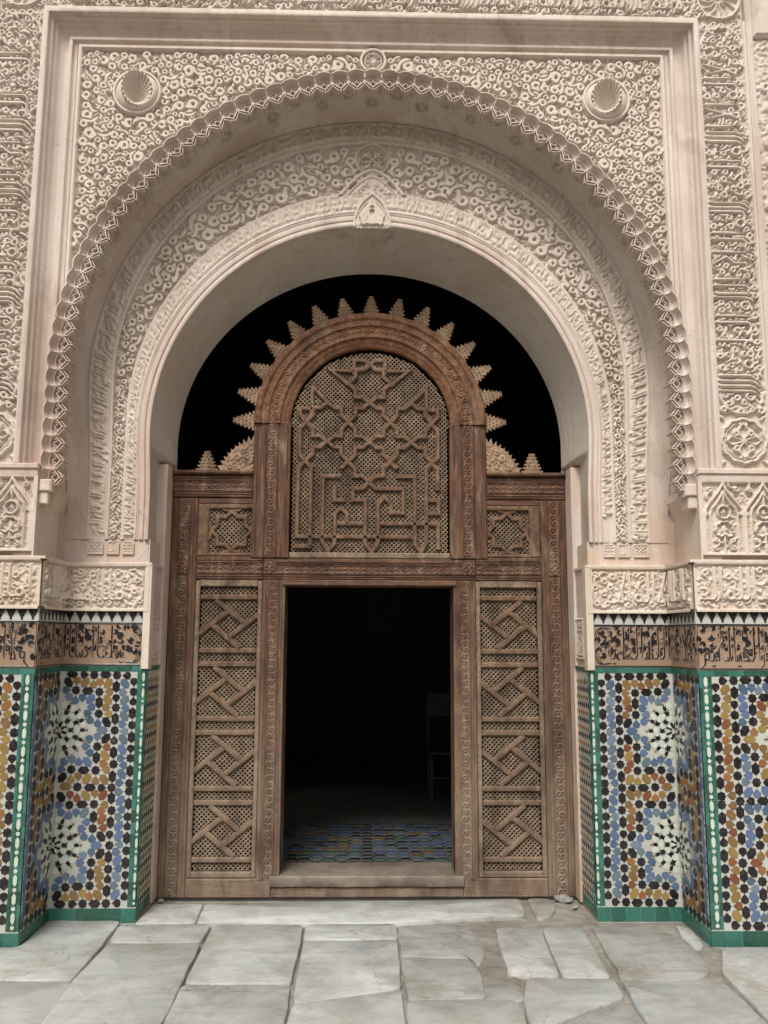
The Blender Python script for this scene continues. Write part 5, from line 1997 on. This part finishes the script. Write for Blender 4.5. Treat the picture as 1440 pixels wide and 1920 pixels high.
# ================================================================== PAVEMENT
pav = struct('pavement', MB().add([(-6, -8, -.022), (6, -8, -.022), (6, .02, -.022), (-6, .02, -.022)], [(0, 1, 2, 3)]).me('pv'), M['mortar'])
SLABS = {
'A': [(-0.979, -0.109), (0.037, -0.075), (0.934, -0.028), (0.915, -0.345), (0.586, -0.389), (0.124, -0.459), (-0.389, -0.464), (-0.958, -0.45)],
'A0': [(-1.284, -0.106), (-0.995, -0.109), (-0.976, -0.449), (-1.306, -0.483)],
'B': [(-1.386, -0.491), (-0.882, -0.486), (-0.889, -0.765), (-1.037, -0.78), (-1.355, -0.769)],
'C': [(-1.359, -0.792), (-0.878, -0.789), (-0.873, -1.287), (-0.864, -1.95), (-1.349, -1.95), (-1.38, -1.269)],
'D': [(-1.81, -0.42), (-1.401, -0.425), (-1.394, -1.256), (-1.579, -1.254), (-2.2, -1.225), (-2.2, -0.84), (-1.81, -.84)],
'E': [(-2.2, -1.247), (-1.383, -1.288), (-1.358, -1.95), (-2.2, -1.95)],
'F': [(-0.857, -0.496), (-0.365, -0.5), (-0.362, -0.954), (-0.36, -1.311), (-0.852, -1.306)],
'G': [(-0.861, -1.33), (-0.363, -1.336), (-0.348, -1.95), (-0.845, -1.95)],
'H1': [(-0.344, -0.5), (0.159, -0.487), (0.159, -0.727), (-0.337, -0.73)],
'H2': [(-0.338, -0.755), (0.158, -0.751), (0.148, -1.366), (-0.12, -1.463), (-0.33, -1.523)],
'I': [(-0.331, -1.54), (0.154, -1.39), (0.148, -1.95), (-0.343, -1.95)],
'J': [(0.18, -0.496), (0.536, -0.508), (0.572, -0.631), (0.602, -0.796), (0.593, -0.964), (0.549, -1.092), (0.524, -0.992), (0.169, -0.959)],
'K': [(0.174, -0.981), (0.511, -1.014), (0.532, -1.14), (0.53, -1.364), (0.521, -1.482), (0.181, -1.495)],
'L': [(0.174, -1.534), (0.213, -1.507), (0.656, -1.506), (0.663, -1.95), (0.161, -1.95)],
'N': [(0.714, -0.546), (0.954, -0.565), (0.918, -1.237), (0.678, -1.208)],
'O': [(0.972, -0.565), (1.186, -0.559), (1.158, -1.259), (0.93, -1.243)],
'P': [(0.989, -0.018), (1.135, -0.019), (1.13, -0.188), (1.077, -0.346), (0.974, -0.393)],
'Q': [(0.761, -1.254), (1.163, -1.278), (1.154, -1.478), (0.949, -1.614), (0.702, -1.8), (0.677, -1.7), (0.694, -1.513), (0.728, -1.367)],
'R': [(0.69, -1.95), (0.72, -1.84), (0.938, -1.657), (1.124, -1.526), (1.13, -1.95)],
'S': [(1.263, -0.551), (1.567, -0.553), (1.665, -0.675), (1.696, -0.885), (1.664, -1.172), (1.576, -1.263), (1.389, -1.287), (1.202, -1.259), (1.225, -0.97)],
'T': [(1.201, -1.304), (1.668, -1.315), (1.674, -1.95), (1.161, -1.95)],
'U': [(1.857, -0.872), (2.5, -0.865), (2.5, -1.95), (1.696, -1.95), (1.721, -1.199)],
'V': [(1.736, -0.51), (1.785, -0.573), (1.773, -0.847), (1.704, -0.877), (1.702, -0.717)],
'W': [(0.544, -1.315), (0.683, -1.342), (0.704, -1.496), (0.529, -1.494)]}
GREY = {'J', 'K', 'S', 'W', 'P'}
def slab(poly, mat, seed, rough=1.0, top=0.0):
    rng = np.random.RandomState(seed)
    P = np.array(poly, float)
    # subdivide the outline and wear its edges
    Q = []
    n = len(P)
    for i in range(n):
        a, b = P[i], P[(i+1) % n]
        L = np.linalg.norm(b-a)
        k = max(2, int(L/.035))
        nrm = np.array([-(b-a)[1], (b-a)[0]])/max(L, 1e-6)
        w = np.convolve(rng.uniform(-1, 1, k+4), np.ones(4)/4, 'valid')[:k]
        for j in range(k):
            t = j/k
            amp = .006*rough*(math.sin(t*PI)*.8+.2)
            Q.append(a+(b-a)*t+nrm*(w[j % len(w)]*amp*1.6+rng.uniform(-1, 1)*.0015*rough))
    # knock the corners back
    Q = np.array(Q)
    Q = (np.roll(Q, 1, 0)+2*Q+np.roll(Q, -1, 0))/4
    c = Q.mean(0)
    m = len(Q)
    tx, ty = rng.uniform(-.0035, .0035, 2)
    zt = top+rng.uniform(-.0025, .0025)
    hh = lambda p: zt+tx*(p[0]-c[0])+ty*(p[1]-c[1])
    dirs = (Q-c)/np.linalg.norm(Q-c, axis=1)[:, None]
    Q = Q+dirs*.0065
    e1, e2 = Q-dirs*.003, Q-dirs*.008
    vs = [(p[0], p[1], -.03) for p in Q]+[(p[0], p[1], hh(p)-.009) for p in Q]+[(p[0], p[1], hh(p)-.0028) for p in e1]+[(p[0], p[1], hh(p)) for p in e2]
    vs.append((c[0], c[1], hh(c)))
    fs = []
    for i in range(m):
        j = (i+1) % m
        for k in range(3):
            fs.append((k*m+i, k*m+j, (k+1)*m+j, (k+1)*m+i))
        fs.append((3*m+i, 3*m+j, 4*m))
    me = mesh_from('paving_stone', vs, fs, True)
    # orientation
    return me
def ccw(P):
    a = sum(P[i][0]*P[(i+1) % len(P)][1]-P[(i+1) % len(P)][0]*P[i][1] for i in range(len(P)))
    return P if a > 0 else P[::-1]
k = 0
for nm, P in SLABS.items():
    k += 1
    o = link('paving_stone', slab(ccw(P), None, 100+k, 2.2 if nm in GREY else 1.0, -.004 if nm in GREY else 0), M['greyslab'] if nm in GREY else M['marble'])
    o.parent = pav
# further paving outside the photograph, plain courses
for j in range(8):
    y1 = -1.97-j*.7
    x = -4.2+(j % 2)*.35
    while x < 4.2:
        w = random.uniform(.42, .62)
        if True:
            o = link('paving_stone', slab(ccw([(x, y1-.68), (x+w-.02, y1-.68), (x+w-.02, y1), (x, y1)]), None, 300+k), M['marble'])
            o.parent = pav
            k += 1
        x += w
for sx in (-1, 1):
    for j in range(2):
        x = 2.23 if sx < 0 else 2.53
        while x < 4.2:
            y1 = -.85-j*.56
            P = [(sx*x, y1-.54), (sx*(x+.5), y1-.54), (sx*(x+.5), y1), (sx*x, y1)]
            o = link('paving_stone', slab(ccw(P), None, 500+k), M['marble'])
            o.parent = pav
            k += 1
            x += .52
# cracked mortar patches (uneven ground between the broken slabs)
def mortar_patch(x0, x1, y0, y1, z, amp, seed, poly=None):
    rng = np.random.RandomState(seed)
    nx, ny = int((x1-x0)/.02)+2, int((y1-y0)/.02)+2
    X, Y = np.meshgrid(np.linspace(x0, x1, nx), np.linspace(y0, y1, ny))
    Z = rng.uniform(-1, 1, X.shape)
    for _ in range(2):
        Z = (Z+np.roll(Z, 1, 0)+np.roll(Z, 1, 1)+np.roll(Z, -1, 0)+np.roll(Z, -1, 1))/4.0
    e = np.minimum(np.minimum(X-x0, x1-X), np.minimum(Y-y0, y1-Y))/.05
    Z = z+Z*amp-.02*np.clip(1-e, 0, 1)
    o = link('mortar_patch', grid_me('mortar_patch', np.stack([X, Y, Z], -1)), M['mortar'])
    o.parent = pav
mortar_patch(.50, .76, -1.36, -.36, -.016, .008, 1)
mortar_patch(.84, 1.34, -.62, -.02, -.016, .012, 2)
mortar_patch(1.18, 1.86, -1.30, -.40, -.016, .010, 3)
mortar_patch(-1.35, -.90, -.50, -.08, -.016, .006, 4)
mortar_patch(1.62, 1.90, -1.9, -.80, -.016, .010, 5)

# loose stone chips by the right door foot
rng = np.random.RandomState(77)
chips = [(1.21, -.06, .055), (1.245, -.20, .020), (-1.26, -.05, .018)]
CL = ['largest broken lump of stone at the right foot of the wooden screen', 'small pale chip below the lump at the right foot of the screen',
      'small pale flake by the left foot of the wooden screen']
for (x, y, s_), lb in zip(chips, CL):
    n = 14
    ico = []
    vs = []
    import bmesh
    bm = bmesh.new()
    bmesh.ops.create_icosphere(bm, subdivisions=2, radius=1)
    for v in bm.verts:
        q = v.co
        f = 1+.25*math.sin(q.x*5+x*9)*math.cos(q.z*4+y*7)+rng.uniform(-.08, .08)
        v.co = Vector((q.x*s_*1.2*f, q.y*s_*.8*f, q.z*s_*.45*f))
    me = bpy.data.meshes.new('stone_chip')
    bm.to_mesh(me)
    bm.free()
    o = link('stone_chip', me, M['greyslab'])
    o.location = (x, y, s_*.12)
    o.rotation_euler = (rng.uniform(-.2, .2), rng.uniform(-.2, .2), rng.uniform(0, 3))
    o['label'] = lb
    o['category'] = 'stone chip'
    o['group'] = 'broken chips along the foot of the wall'

# ================================================================== THINGS INSIDE
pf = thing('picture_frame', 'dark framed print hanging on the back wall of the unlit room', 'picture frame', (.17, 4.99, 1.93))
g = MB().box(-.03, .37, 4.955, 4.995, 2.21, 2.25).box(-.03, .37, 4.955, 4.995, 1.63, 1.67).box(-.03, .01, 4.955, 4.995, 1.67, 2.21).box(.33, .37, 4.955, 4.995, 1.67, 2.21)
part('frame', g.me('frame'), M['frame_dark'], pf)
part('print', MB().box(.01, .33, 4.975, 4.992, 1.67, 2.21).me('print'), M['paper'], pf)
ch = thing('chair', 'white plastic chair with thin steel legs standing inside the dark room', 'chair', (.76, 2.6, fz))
part('backrest', MB().box(.56, .98, 2.78, 2.81, .84, 1.07, .01).me('b'), M['chair_shaded'], ch)
part('seat', MB().box(.56, .98, 2.36, 2.79, .54, .57, .01).me('s'), M['chair_shaded'], ch)
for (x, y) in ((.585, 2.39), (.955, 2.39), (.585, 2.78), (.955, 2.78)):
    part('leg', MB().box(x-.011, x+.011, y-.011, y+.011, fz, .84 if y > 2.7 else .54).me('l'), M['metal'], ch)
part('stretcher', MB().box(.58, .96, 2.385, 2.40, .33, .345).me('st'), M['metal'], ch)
